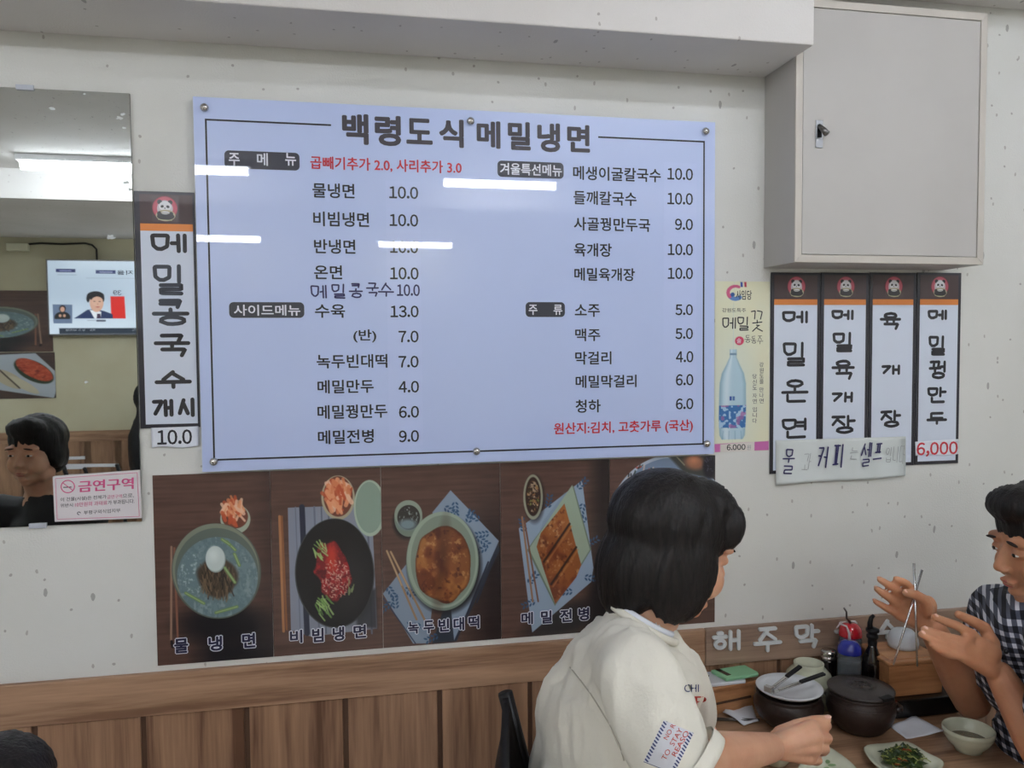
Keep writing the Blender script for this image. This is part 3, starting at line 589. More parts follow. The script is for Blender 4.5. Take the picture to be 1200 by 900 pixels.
cv.ell(92, 102, 10, 10, (30, 80, 150)); cv.poly([(128, 42), (138, 42), (140, 66), (130, 66)], (40, 70, 150)); cv.poly([(146, 42), (156, 42), (158, 66), (148, 66)], (190, 50, 80)); cv.ell(127, 324, 21, 21, (206, 60, 96))
fx0_, fx1_ = P(837.8, 430, -.0012).x, P(901.5, 430, -.0012).x; fz0_, fz1_ = P(840, 530, -.0012).z, P(838, 329.5, -.0012).z
link('flyer_sheet', cv.mesh('flyer_sheet', fx0_, fx1_, fz0_, fz1_, -.0012), 'paint', fl)
yf = -.0016
for s, q, mm, bo in (('사임당', (112, 188, 82, 128), 'ink', .01), ('강원도특주', (46, 160, 168, 188), 'ink', -.005), ('술', (116, 138, 312, 336), 'white', 0), ('6.000', (68, 158, 822, 850), 'ink', .03), ('원', (165, 184, 824, 848), 'pencil', 0)):
    text('lettering', s, r4(*q), yf, mm, fl, bo)
for g, q, wd in (('메', (46, 112, 212, 268), .0030), ('밀', (118, 178, 208, 276), .0030), ('꽃', (184, 244, 178, 282), .0026), ('동', (154, 182, 298, 334), .0012), ('동', (184, 210, 302, 338), .0012), ('주', (212, 243, 300, 342), .0012)):
    if g == '꽃': bm = bmesh.new(); strokes(bm, [[(0, .95), (.35, 1), (.25, .6)], [(.5, 1), (.95, .95), (.8, .6)], [(.5, .55), (.5, .4)], [(.1, .4), (.9, .45)], [(.45, .3), (.7, .28)], [(.55, .25), (.1, 0)], [(.5, .15), (.95, 0)]], *rect(*r4(*q), yf), yf, wd, 0, .0005); obj('brush_letter', bm, 'ink', fl)
    else: brush('brush_letter', g, r4(*q), yf, 'ink', fl, wd, 0, .0005)
for xs, y0_, s in ((225, 428, '강원도를 만나면'), (192, 484, '당신도 자연 입니다')):
    k_ = 0
    for c_ in s:
        if c_ == ' ': y0_ += 12; continue
        text('small_letter', c_, r4(xs, xs+20, y0_, y0_+22), yf, 'badge', fl); y0_ += 27

# ================================================================== DISH POSTERS
def woodbg(cv, a=(96, 70, 60), b=(66, 46, 40), seed=1):
    n1 = cv.n(3, 90, seed); n2 = cv.n(10, 30, seed+3); cv.mix(n1*.7, b); cv.mix(n2*.3, (108, 80, 68))
def food(cv, d, seed, cols, fx=26, fy=36):
    m_ = np.clip(d/cv.px+.5, 0, 1)
    for i, (th, c) in enumerate(cols):
        nn = (cv.n(fx*.6, fy*.6, seed+i*5)*.45+cv.n(fx*1.3, fy*1.3, seed+i*5+2)*.35+cv.n(fx*2.6, fy*2.6, seed+i*5+3)*.2-.5)*1.5+.5; cv.mix(m_*np.clip((nn-th+.06)*4, 0, 1)*.85, c)
def strips(cv, n, cx, cy, rx, ry, ang, sp_, ln, wd, cols, seed):
    g = np.random.default_rng(seed)
    for i in range(n):
        a = g.uniform(0, 2*PI); r = math.sqrt(g.random()); x_, y_ = cx+rx*r*math.cos(a), cy+ry*r*math.sin(a); t = math.radians(ang+g.uniform(-sp_, sp_)); l = ln*g.uniform(.5, 1)
        cv.line((x_-l*math.cos(t), y_-l*math.sin(t)), (x_+l*math.cos(t), y_+l*math.sin(t)), wd*g.uniform(.6, 1.2), cols[g.integers(len(cols))], 1.5, .85)
def sprigs(cv, n, pts, cx, cy, rx, ry, seed):
    g = np.random.default_rng(seed)
    for (x_, y_) in pts:
        t = g.uniform(0, 2*PI)
        for k_ in range(4):
            px_, py_ = x_+math.cos(t)*k_*15, y_+math.sin(t)*k_*15
            for sgn in (1, -1): cv.ell(px_+9*math.cos(t+sgn*1.1), py_+9*math.sin(t+sgn*1.1), 8, 4, (52, 84, 116), math.degrees(t+sgn*.7))
KI = [(214, 128, 84), (226, 154, 112), (190, 84, 48), (232, 190, 160)]
def paint1(cv):
    woodbg(cv, seed=2); cv.mix(np.clip((cv.Y-640)/160, 0, 1)*np.clip((cv.X-160)/120, 0, 1)*.9, (20, 20, 26)); cv.ell(330, 690, 190, 80, (22, 20, 24), 0, 30); cv.mix(np.clip((cv.X-430)/110, 0, 1)*.45, (40, 26, 26))
    cv.line((108, 360), (102, 765), 9, (150, 120, 100)); cv.line((120, 365), (130, 768), 9, (136, 92, 72)); cv.line((104, 762), (108, 785), 12, (22, 18, 20))
    cv.ell(378, 245, 64, 62, (160, 172, 152)); cv.ell(376, 235, 56, 50, (110, 60, 44)); strips(cv, 60, 368, 212, 44, 52, 75, 50, 20, 13, KI, 4)
    cv.ell(296, 464, 188, 202, (90, 98, 88), -8); cv.ell(294, 459, 182, 196, (126, 134, 116), -8); cv.ell(298, 468, 176, 186, (96, 106, 98), -8); d = cv.ell(300, 490, 170, 170, (100, 122, 126)); food(cv, d, 11, [(.5, (112, 134, 138)), (.66, (134, 152, 154))], 40, 50)
    d = cv.ell(190, 480, 50, 90, (104, 126, 130)); food(cv, d, 17, [(.62, (164, 182, 184))], 60, 90)
    cv.ell(300, 490, 84, 82, (70, 58, 46), 0, 6, cv.n(12, 14, 8)*18-9); strips(cv, 90, 300, 500, 72, 70, 85, 28, 34, 5, [(92, 76, 58), (52, 42, 34), (118, 98, 74), (40, 34, 30)], 6)
    for a_, b_ in (((340, 340), (375, 375)), ((372, 392), (392, 440)), ((330, 450), (372, 512)), ((165, 556), (240, 600)), ((290, 640), (380, 615)), ((320, 330), (352, 352))): cv.line(a_, b_, 13, (112, 140, 84)); cv.line(a_, b_, 5, (150, 172, 118))
    cv.ell(292, 414, 42, 56, (150, 164, 160)); cv.ell(290, 411, 40, 53, (196, 208, 204)); cv.ell(282, 395, 20, 26, (216, 226, 222), 0, 12)
def paint2(cv):
    woodbg(cv, seed=5); cv.poly([(600, 200), (960, 190), (978, 708), (690, 742), (606, 716)], (134, 140, 154))
    for x_, c_, wd in ((660, (44, 48, 66), 24), (632, (112, 118, 134), 5), (712, (108, 114, 130), 8), (742, (96, 102, 118), 6), (772, (96, 102, 118), 6), (940, (100, 104, 120), 8)): cv.line((x_, 198), (x_+14, 728), wd, c_)
    cv.poly([(880, 560), (975, 540), (978, 708), (890, 700)], (40, 40, 46), 8, .8); cv.line((565, 236), (575, 720), 11, (172, 118, 76)); cv.line((574, 236), (588, 712), 9, (138, 88, 54))
    cv.ell(815, 160, 72, 92, (168, 160, 134)); cv.ell(815, 155, 63, 84, (112, 60, 44)); strips(cv, 70, 814, 150, 50, 66, 70, 45, 24, 17, KI, 9)
    cv.ell(952, 205, 70, 117, (170, 186, 166)); cv.ell(950, 202, 60, 106, (136, 156, 140))
    cv.ell(797, 476, 171, 230, (64, 66, 68)); cv.ell(797, 475, 166, 226, (16, 16, 19)); cv.ell(860, 520, 80, 130, (34, 32, 34), 0, 40)
    d = cv.ell(790, 460, 74, 118, (120, 22, 28), -12, 4, cv.n(14, 18, 3)*26-13); food(cv, d, 21, [(.45, (164, 34, 38)), (.62, (84, 12, 20))], 40, 60); cv.ell(785, 420, 22, 60, (190, 52, 36), 0, 12)
    strips(cv, 140, 800, 500, 62, 80, 60, 80, 5, 4, [(206, 160, 140), (184, 110, 96), (220, 190, 170)], 12)
    strips(cv, 20, 735, 380, 26, 34, 60, 25, 20, 6, [(122, 158, 84), (160, 190, 120)], 15); strips(cv, 26, 750, 620, 36, 42, 60, 25, 22, 7, [(96, 132, 66), (150, 180, 110)], 16); strips(cv, 8, 865, 530, 12, 30, 100, 15, 14, 5, [(130, 150, 100)], 18)
def paint3(cv):
    woodbg(cv, (88, 64, 54), seed=8); cv.mix(np.clip((cv.X-330)/150, 0, 1)*.75*np.clip((cv.Y-60)/400, .2, 1), (24, 18, 20))
    cv.poly([(508, 380), (520, 420), (330, 805), (230, 812), (300, 600)], (44, 50, 62), 3); cv.poly([(312, 168), (516, 382), (322, 800), (300, 560)], (134, 150, 168)); cv.poly([(312, 168), (400, 260), (300, 420), (235, 260)], (134, 150, 168)); cv.poly([(130, 470), (240, 560), (215, 812), (150, 812), (28, 600)], (130, 146, 164)); cv.line((160, 812), (30, 620), 5, (50, 60, 84))
    sprigs(cv, 1, [(290, 240), (330, 220), (385, 300), (430, 290), (430, 370), (460, 410), (470, 350), (50, 575), (80, 660), (120, 580), (60, 640), (180, 740), (250, 780)], 0, 0, 0, 0, 3)
    for a_, b_ in (((470, 470), (330, 800)), ((500, 440), (420, 640))): cv.line(a_, b_, 7, (40, 44, 60))
    cv.ell(128, 300, 54, 68, (20, 18, 20), 0, 10); cv.ell(136, 285, 58, 76, (118, 132, 118)); cv.ell(136, 268, 57, 60, (142, 156, 140)); d = cv.ell(137, 280, 47, 52, (50, 46, 42)); food(cv, d-8, 31, [(.6, (150, 165, 160))], 80, 90); cv.ell(132, 310, 36, 22, (120, 140, 146), 0, 8)
    cv.ell(285, 480, 155, 205, (30, 28, 30), 0, 10); cv.ell(277, 466, 152, 208, (116, 132, 118)); cv.ell(277, 460, 149, 203, (152, 166, 148)); cv.ell(280, 462, 136, 190, (128, 142, 126))
    d = cv.ell(282, 476, 120, 167, (134, 80, 42), 4, 1.5, cv.n(9, 12, 6)*20-12); food(cv, d, 41, [(.5, (168, 108, 54)), (.62, (104, 48, 28)), (.72, (78, 32, 22))], 10, 14); food(cv, d, 61, [(.74, (186, 134, 80)), (.72, (84, 36, 24))], 34, 46); cv.ell(272, 480, 12, 80, (64, 26, 20), 6, 26)
    cv.mix(np.clip(d/14, 0, 1)*0+np.clip(1-np.abs(d)/9, 0, 1)*.5*(d > -2), (70, 34, 22))
    for a_, b_ in (((46, 420), (165, 710)), ((62, 424), (205, 725))): cv.line(a_, b_, 9, (152, 122, 92)); cv.line(a_, ((a_[0]+b_[0])/2, (a_[1]+b_[1])/2), 5, (186, 156, 120))
def paint4(cv):
    woodbg(cv, (92, 66, 54), seed=12); cv.mix(np.clip((cv.X-880)/70, 0, 1)*.8+np.clip((cv.X-860)/60, 0, 1)*np.clip((cv.Y-500)/100, 0, 1)*.5, (22, 17, 19)); cv.ell(800, 720, 170, 60, (24, 20, 22), -20, 30)
    cv.poly([(866, 128), (914, 500), (905, 560), (652, 772), (598, 330)], (146, 164, 184)); sprigs(cv, 1, [(850, 160), (870, 230), (880, 300), (720, 240), (620, 340), (640, 430), (640, 560), (890, 400), (880, 540), (660, 640), (820, 600)], 0, 0, 0, 0, 9); cv.poly([(700, 300), (790, 180), (820, 190), (680, 360)], (120, 140, 158), 3, .5)
    cv.poly([(826, 138), (906, 425), (856, 500), (752, 668), (632, 418), (660, 380)], (108, 124, 108)); cv.poly([(822, 142), (900, 425), (850, 500), (752, 655), (640, 415), (664, 380)], (156, 172, 150))
    pass
    d = cv.poly([(790, 226), (862, 488), (840, 540), (750, 652), (720, 560), (672, 408), (690, 350)], (150, 86, 42)); food(cv, d, 51, [(.5, (164, 98, 50)), (.62, (112, 50, 28))], 10, 14); food(cv, d, 71, [(.76, (196, 146, 96)), (.72, (92, 40, 24))], 36, 46)
    for a_, b_ in (((812, 312), (702, 472)), ((840, 412), (733, 568))): cv.line(a_, b_, 9, (52, 26, 18), 2); cv.line((a_[0]+8, a_[1]+10), (b_[0]+8, b_[1]+10), 6, (196, 132, 72), 3, .6)
    cv.ell(664, 205, 40, 92, (26, 20, 20), 0, 10); cv.ell(658, 198, 41, 95, (150, 154, 132)); d = cv.ell(658, 196, 32, 82, (48, 28, 20)); food(cv, d-6, 81, [(.6, (176, 130, 84)), (.66, (126, 140, 70)), (.68, (190, 168, 140))], 60, 90)
    cv.line((612, 282), (655, 640), 8, (150, 112, 84)); cv.line((622, 300), (678, 640), 7, (118, 80, 60))
def paint5(cv):
    woodbg(cv, (104, 80, 72), seed=15); cv.ell(600, 620, 520, 580, (176, 188, 202), 20); cv.ell(605, 625, 500, 560, (116, 134, 158), 20); cv.ell(640, 660, 400, 470, (136, 152, 172), 20)
    d = cv.ell(560, 700, 340, 500, (188, 110, 84), 22, 3, cv.n(12, 14, 5)*90-45); food(cv, d, 91, [(.5, (206, 140, 110)), (.62, (150, 50, 34))], 30, 40)
    strips(cv, 60, 400, 260, 150, 120, -50, 40, 26, 12, [(24, 30, 26), (36, 50, 36), (180, 60, 50), (214, 190, 170)], 22)
    cv.poly([(600, 40), (1045, 40), (1035, 250), (760, 200)], (60, 62, 58), 6); cv.ell(850, 110, 90, 60, (150, 100, 76), 10, 10); cv.ell(845, 90, 40, 30, (196, 130, 96), 0, 12); cv.line((690, 60), (760, 130), 12, (130, 126, 104)); cv.ell(985, 150, 55, 100, (26, 24, 34), 0, 8); strips(cv, 20, 985, 130, 40, 70, 50, 60, 20, 10, [(70, 66, 84), (20, 20, 26)], 23)
yp_ = -.001
xe = [P(181.5, 665).x, P(318.5, 660).x, P(447.5, 655).x, P(586.5, 650).x, P(714, 645).x, P(837.5, 640).x]
pz0, pz1 = P(184, 780).z, P(180.5, 557).z
a1 = lambda x_, y_: (170+x_/3.6, 540+y_/3.6); a2 = lambda x_, y_: (440+x_/3.6, 530+y_/3.6)
QD = [[(33, 58), (528, 47), (533, 828), (46, 866)], [(528, 47), (1000, 36), (1003, 790), (533, 828)], [(25, 70), (522, 55), (524, 796), (28, 830)], [(522, 55), (983, 38), (985, 770), (524, 796)], [(100, 78), (1040, 50), (1045, 1480), (90, 1540)]]
LB = [('poster of cold noodles in icy broth topped with a boiled egg', [('물', (118, 187, 748, 818)), ('냉', (263, 330, 738, 808)), ('면', (405, 470, 725, 795))], a1, paint1),
      ('poster of red spicy noodles in a black bowl on a striped cloth', [('비', (607, 668, 712, 775)), ('빔', (700, 758, 704, 771)), ('냉', (787, 845, 698, 765)), ('면', (875, 937, 690, 753))], a1, paint2),
      ('poster of a round browned pancake in a pale green bowl', [('녹', (133, 187, 712, 772)), ('두', (198, 252, 707, 770)), ('빈', (262, 315, 700, 762)), ('대', (325, 378, 694, 757)), ('떡', (388, 442, 688, 750))], a2, paint3),
      ('poster of three rolled buckwheat crepes on a leaf shaped plate', [('메', (612, 668, 673, 732)), ('밀', (694, 748, 666, 728)), ('전', (775, 832, 660, 722)), ('병', (852, 905, 653, 715))], a2, paint4),
      ('poster with a large blue grey plate, mostly behind the woman in cream', [], a2, paint5)]
def poster(i, x0, x1, z0, z1, y, flip=False, label=None, sgn=-1, texts=True, group='dish posters under the menu board'):
    l, ts, am, pf = LB[i]; t = thing('dish_poster', label or l, 'poster', ((x0+x1)/2, y, z0), group)
    cv = Canvas(QD[i], 240, 360, (96, 70, 60)); pf(cv)
    link('poster_print', cv.mesh('poster_print', x0, x1, z0, z1, y+sgn*.0009, flip), 'paint', t)
    obj('poster_sheet', B(x0, x1, min(y, y+sgn*.0006), max(y, y+sgn*.0006), z0, z1), 'postere', t)
    if texts:
        for g, (a, b, c, d) in ts:
            r_ = rect(*am(a, c), *am(b, d), y-.0012); bm = bmesh.new(); put(bm, g, *r_, y-.0012, .085, base=.09); obj('letter_outline', bm, 'white', t)
            bm = bmesh.new(); put(bm, g, *r_, y-.0016, .035, base=.09); obj('letter', bm, 'navy', t)
    return t
for i in range(5): poster(i, xe[i]+.0006, xe[i+1]-.0002, pz0, pz1, yp_)

# ================================================================== MIRROR
YM = -.006
mi = thing('wall_mirror', 'frameless wall mirror with cloudy spots at the left edge of the wall', 'mirror', (-.9, 0, 1.23))
mz0, mz1, mx1 = P(163, 611, YM).z, P(153, 109.5, YM).z, P(158.5, 350, YM).x
slab('mirror_glass', -1.35, mx1, mz0, mz1, -.0055, YM, 'mirror', mi); slab('mirror_backing', -1.35, mx1, mz0, mz1, -.0008, -.0055, 'mback', mi)
for xx, zz in ((P(31, 105).x, mz1), (P(46, 614).x, mz0), (-1.2, mz1), (-1.2, mz0)): obj('mirror_clip', B(xx-.016, xx+.016, -.010, -.0062, zz-.004, zz+.006), 'clipm', mi, bevel=.001)
spot = mat('mirror_haze', (210, 216, 214), .7)
for (a, b, r_) in ((140, 138, 3.6), (144, 134, 2.5), (61, 127, 3), (99, 110, 1.5), (130, 278, 4.5), (148, 214, 3), (152, 222, 2.4), (101, 448, 2.2), (145, 150, 2)):
    bm = bmesh.new(); c = P(a, b, YM-.0003); g = []
    for k in range(14): rr = r_/540*random.uniform(.5, 1.3); g.append(bm.verts.new((c.x+rr*math.cos(2*PI*k/14), YM-.0003, c.z+rr*.6*math.sin(2*PI*k/14))))
    bm.faces.new(g); obj('worn_spot', bm, spot, mi)
# no smoking sign leaning on the mirror's lower corner
def ns(x_, y_): return (50+x_/9.231, 540+y_/9.231)
YS = -.0125
c = [P(*ns(*p), YS) for p in ((105, 172), (1050, 104), (1072, 622), (128, 662))]
sg = thing('no_smoking_sign', 'white no smoking sign with pink heading on the lower mirror corner', 'sign', (c[3].x, YS, c[3].z))
bm = bmesh.new(); prism(bm, [c[0], c[1], c[2], c[3]], Vector((0, .005, 0))); obj('sign_plate', bm, mat('sign_plastic', (226, 220, 222), .4, coat=.3), sg, bevel=.0012)
def nsq(a, b, cc, d, sl=.07): return ns(a, cc)+ns(b, d)
def nstext(s, a, b, cc, d, mm, bold=0.0, dy=0.0):
    """slanted with the plate"""
    V, Fc = glyphs(s, 0); lo, hi = V.min(0), V.max(0); Q = (V-lo)/(hi-lo); bm = bmesh.new(); vs = []
    for u_, v_ in Q: p = P(*ns(a+u_*(b-a), d+(cc-d)*v_-.065*u_*(b-a)), YS-.0006-dy); vs.append(bm.verts.new(p))
    for f in Fc: bm.faces.new([vs[i] for i in f])
    obj('lettering', bm, mm, sg)
[nstext('금연구역', 388+a_, 980+a_, 218+b_, 340+b_, 'pink', dy=.00005*(a_+5)+.00003*b_) for a_, b_ in ((-4, 0), (0, 3), (5, 1))]; nstext('이 건물(시설)은 전체가', 193, 690, 400, 448, 'ink', 0); nstext('금연구역', 698, 858, 372, 412, 'pink', 0); nstext('으로,', 864, 985, 360, 404, 'ink', 0)
nstext('위반시', 193, 326, 466, 506, 'ink', 0); nstext('10만원의 과태료', 350, 700, 452, 500, 'pink', 0); nstext('가 부과됩니다.', 706, 992, 430, 476, 'ink', 0); nstext('부평구외식업지부', 445, 840, 540, 582, 'ink', .02)
bm = bmesh.new(); cc_ = P(*ns(272, 279), YS-.0006)
def ring(bm, cx, cz, y, r0, r1, a0=0, a1=2*PI, n=30):
    for k in range(n):
        t0, t1 = a0+(a1-a0)*k/n, a0+(a1-a0)*(k+1)/n
        bm.faces.new([bm.verts.new((cx+r_*math.cos(t), y, cz+r_*math.sin(t))) for r_, t in ((r0, t0), (r1, t0), (r1, t1), (r0, t1))])
sc_ = (c[1]-c[0]).length/945
ring(bm, cc_.x, cc_.z, YS-.0006, 66*sc_, 77*sc_); strokes(bm, [[(0, 1), (1, 0)]], cc_.x-56*sc_, cc_.x+56*sc_, cc_.z-50*sc_, cc_.z+50*sc_, YS-.0008, 9*sc_); obj('prohibition_ring', bm, 'pink', sg)
bm = bmesh.new(); strokes(bm, [[(0, 0), (1, 0)]], cc_.x-50*sc_, cc_.x+40*sc_, cc_.z-12*sc_, cc_.z+4*sc_, YS-.0007, 10*sc_); obj('cigarette_mark', bm, 'ink', sg)
bm = bmesh.new(); e_ = P(*ns(392, 568), YS-.0006); ring(bm, e_.x, e_.z, YS-.0006, 12*sc_, 20*sc_, 0, 5, 14); obj('round_emblem', bm, 'navy', sg)
bm = bmesh.new()
pl_ = [ns(138, 192), ns(1022, 128), ns(1045, 602), ns(158, 632), ns(138, 192)]
for p, q in zip(pl_, pl_[1:]):
    a_, b_ = P(*p, YS-.0006), P(*q, YS-.0006); tube(bm, [a_, b_], .00045, 4)
obj('border_line', bm, 'pink', sg)

# ================================================================== METAL CABINET
cb = thing('wall_cabinet', 'beige metal wall cabinet with chrome latch above the banners', 'cabinet', (1.19, 0, 1.76))
cx0, cx1, cz0, cz1, cyf = .949, P(1150, 311, -.131).x, 1.762, P(1100, 11, -.137).z, -.131
obj('cabinet_body', B(cx0, cx1, cyf, -.0005, cz0, cz1), 'cab', cb, bevel=.0015)
fw = .0165
def mitre(bm, x0, x1, z0, z1, w_, y0, y1):
    o_ = [(x0, z0), (x1, z0), (x1, z1), (x0, z1)]; i_ = [(x0+w_, z0+w_), (x1-w_, z0+w_), (x1-w_, z1-w_), (x0+w_, z1-w_)]
    for k in range(4):
        j = (k+1) % 4; prism(bm, [Vector((p[0], y0, p[1])) for p in (o_[k], o_[j], i_[j], i_[k])], Vector((0, y1-y0, 0)))
for k in range(4):
    bm = bmesh.new(); o_ = [(cx0, cz0), (cx1, cz0), (cx1, cz1), (cx0, cz1)]; i_ = [(cx0+fw, cz0+fw), (cx1-fw, cz0+fw), (cx1-fw, cz1-fw), (cx0+fw, cz1-fw)]; j = (k+1) % 4
    prism(bm, [Vector((p[0], cyf-.006, p[1])) for p in (o_[k], o_[j], i_[j], i_[k])], Vector((0, .006, 0))); obj('frame_rail', bm, 'cabd', cb, bevel=.0007)
dr = obj('door', B(cx0+fw+.0015, cx1-fw-.0015, cyf-.0045, cyf, cz0+fw+.0015, cz1-fw-.0015), 'cab', cb, bevel=.0007)
lc = P(960, 157, cyf-.006)
h = obj('latch_plate', B(lc.x-.0085, lc.x+.0085, cyf-.0075, cyf-.0045, lc.z-.030, lc.z+.030), 'steel2', cb, bevel=.001)
h2 = obj('latch_recess', B(lc.x-.005, lc.x+.005, cyf-.0082, cyf-.0075, lc.z-.008, lc.z+.02), 'blackpl', cb)
bm = bmesh.new(); tube(bm, [(lc.x-.002, cyf-.008, lc.z+.018), (lc.x+.002, cyf-.018, lc.z+.006), (lc.x+.006, cyf-.026, lc.z-.004)], [.004, .0065, .007], 12); h3 = obj('latch_lever', bm, 'dsteel', cb, True)
for hh in (h, h2, h3): hh.parent = dr; hh.matrix_parent_inverse = Matrix.Identity(4)

# ================================================================== OPPOSITE SIDE OF THE ROOM (seen in the mirror)
def MR(x, y, yw):                          # a point on the plane y = yw as the mirror shows it
    p = P(x, y, -yw+2*YM); return Vector((p.x, yw, p.z))
# television
ty = -5.44
a_, b_ = MR(54, 306, ty), MR(188, 392, ty); tz1, tz0 = MR(110, 304.5, ty).z, MR(110, 393, ty).z; tx0 = a_.x; tx1 = tx0+1.68*(tz1-tz0)
tv = thing('television', 'flat television showing a news poll, seen in the mirror', 'television', ((tx0+tx1)/2, ty-.02, tz0))
obj('tv_body', B(tx0, tx1, ty-.05, ty, tz0, tz1), 'blackpl', tv, bevel=.004)
for x0, x1, z0, z1 in ((tx0, tx1, tz0, tz0+.012), (tx0, tx1, tz1-.010, tz1), (tx0, tx0+.010, tz0, tz1), (tx1-.010, tx1, tz0, tz1)): obj('tv_bezel', B(x0, x1, ty, ty+.006, z0, z1), 'dsteel', tv)
# picture noted in the crop as the mirror shows it: left of the crop is low x
cv = Canvas([(110, 190), (1090, 190), (1090, 772), (135, 775)], 260, 150, (186, 200, 216))
cv.mix(np.clip((cv.Y-480)/200, 0, 1)*.5, (214, 222, 230)); cv.mix(cv.n(3, 3)*.25, (150, 170, 200)); cv.poly([(172, 255), (312, 255), (312, 282), (172, 282)], (34, 44, 96)); cv.line((200, 270), (280, 270), 8, (170, 176, 210), 1, .7)
cv.poly([(460, 262), (604, 262), (604, 290), (460, 290)], (34, 44, 96)); cv.line((490, 277), (580, 277), 9, (190, 196, 220), 1, .7)
cv.line((185, 302), (320, 302), 4, (120, 130, 150), 1, .6); cv.line((390, 326), (980, 326), 4, (130, 140, 160), 1, .5)
cv.poly([(566, 472), (668, 472), (676, 650), (572, 650)], (206, 34, 28))
cv.poly([(305, 650), (400, 580), (455, 575), (520, 590), (580, 615), (585, 650)], (30, 46, 86)); cv.poly([(415, 580), (500, 595), (495, 650), (450, 650)], (220, 222, 228)); cv.poly([(470, 612), (492, 612), (496, 650), (466, 650)], (50, 26, 56))
cv.ell(466, 520, 50, 78, (204, 160, 140)); cv.ell(458, 468, 62, 36, (26, 24, 28)); cv.ell(404, 490, 12, 30, (26, 24, 28)); cv.ell(512, 490, 10, 26, (26, 24, 28)); cv.ell(470, 512, 42, 38, (208, 166, 146)); cv.ell(450, 512, 7, 3, (60, 44, 44)); cv.ell(488, 514, 7, 3, (60, 44, 44)); cv.ell(474, 558, 14, 4, (170, 84, 80)); cv.ell(474, 534, 5, 6, (184, 136, 118))
cv.poly([(152, 538), (292, 540), (292, 676), (158, 676)], (96, 112, 140)); cv.ell(222, 640, 56, 44, (26, 28, 30)); cv.ell(222, 572, 24, 28, (40, 30, 30)); cv.ell(222, 578, 16, 21, (196, 150, 130)); cv.ell(206, 628, 10, 12, (190, 146, 124)); cv.ell(236, 628, 10, 12, (190, 146, 124)); cv.poly([(160, 655), (292, 655), (292, 690), (160, 690)], (96, 112, 140), 1)
cv.poly([(200, 728), (1090, 726), (1090, 772), (202, 774)], (38, 48, 62)); cv.line((470, 668), (526, 668), 14, (60, 66, 84)); cv.line((400, 666), (455, 666), 5, (130, 136, 150), 1, .7)
me = cv.mesh('tv_picture', tx0+.010, tx1-.010, tz0+.012, tz1-.010, ty+.002); me.flip_normals(); link('tv_picture', me, 'screen', tv)
def tvtext(s, a, b, cc, d, m_, bold=0.02):
    u0, u1 = (a-110)/980, (b-110)/980; W_ = tx1-tx0-.02; H_ = tz1-tz0-.022; bm = bmesh.new()
    zz = lambda v: tz1-.010-H_*(v-190)/583
    put(bm, s, tx0+.010+u0*W_, tx0+.010+u1*W_, zz(d), zz(cc), ty+.003, bold, flip=True); obj('screen_lettering', bm, m_, tv)
tvtext('보 지지율', 612, 880, 262, 298, 'navy'); tvtext('39', 580, 642, 422, 460, mat('grey_violet', (84, 74, 100), .5))
tvtext('뉴스 브리핑', 228, 368, 732, 750, 'white', 0); tvtext('속보', 402, 440, 732, 750, 'white', 0); tvtext('국회 뉴스', 712, 900, 732, 752, 'white', 0)
# junction box with cable above the television
q = MR(22, 290, -5.49); jb = tag(obj('junction_box', B(q.x-.08, q.x+.08, -5.5, -5.45, q.z-.03, q.z+.03), 'cream', None, bevel=.004), 'cream junction box under the ceiling, seen in the mirror', 'box')
bm = bmesh.new(); tube(bm, [MR(a, b, -5.48) for a, b in ((14, 293), (22, 290), (34, 286), (48, 285), (72, 286), (100, 285), (108, 287), (113, 292), (113.5, 306))], .008, 8); tag(obj('power_cable', bm, 'cable'), 'black cable sagging from the junction box to the television', 'cable')
# posters on the opposite wall
q0, q1, q2 = MR(-58, 340, -5.49), MR(62, 412, -5.49), MR(62, 458, -5.49)
def farposter(i, x0, x1, z0, z1, label):
    t = thing('dish_poster', label, 'poster', ((x0+x1)/2, -5.495, z0), 'dish posters on the opposite wall')
    cv = Canvas([QD[i][1], QD[i][0], QD[i][3], QD[i][2]], 150, 90, (96, 70, 60)); LB[i][3](cv); me = cv.mesh('poster_print', x0, x1, z0, z1, -5.494); me.flip_normals(); link('poster_print', me, 'paint', t)
    obj('poster_sheet', B(x0, x1, -5.5, -5.4945, z0, z1), 'postere', t); return t
farposter(0, q0.x, q1.x, q1.z, q0.z, 'wide cold noodle poster beside the television, seen in the mirror')
t = thing('dish_poster', 'poster of sliced roll and red kimchi under the noodle poster, seen in the mirror', 'poster', (q1.x-.4, -5.495, q2.z-.1), 'dish posters on the opposite wall')
cv = Canvas([(-60, 525), (410, 525), (410, 830), (-60, 830)], 110, 90, (60, 48, 44)); woodbg(cv, seed=30); cv.poly([(40, 640), (140, 540), (320, 530), (440, 690), (400, 830), (100, 760)], (176, 184, 192)); cv.ell(190, 700, 90, 40, (188, 176, 150), 40); cv.ell(260, 740, 90, 24, (200, 190, 164), 40); d = cv.ell(310, 650, 110, 60, (44, 60, 40), 40); d = cv.ell(312, 640, 105, 48, (176, 70, 44), 40); food(cv, d, 33, [(.5, (200, 96, 64)), (.65, (120, 40, 28))], 30, 30); cv.line((150, 640), (240, 760), 8, (70, 60, 50))
me = cv.mesh('poster_print', q0.x, q1.x+.01, q2.z-.06, q1.z-.005, -5.494); me.flip_normals(); link('poster_print', me, 'paint', t); obj('poster_sheet', B(q0.x, q1.x+.01, -5.5, -5.4945, q2.z-.06, q1.z-.005), 'postere', t)

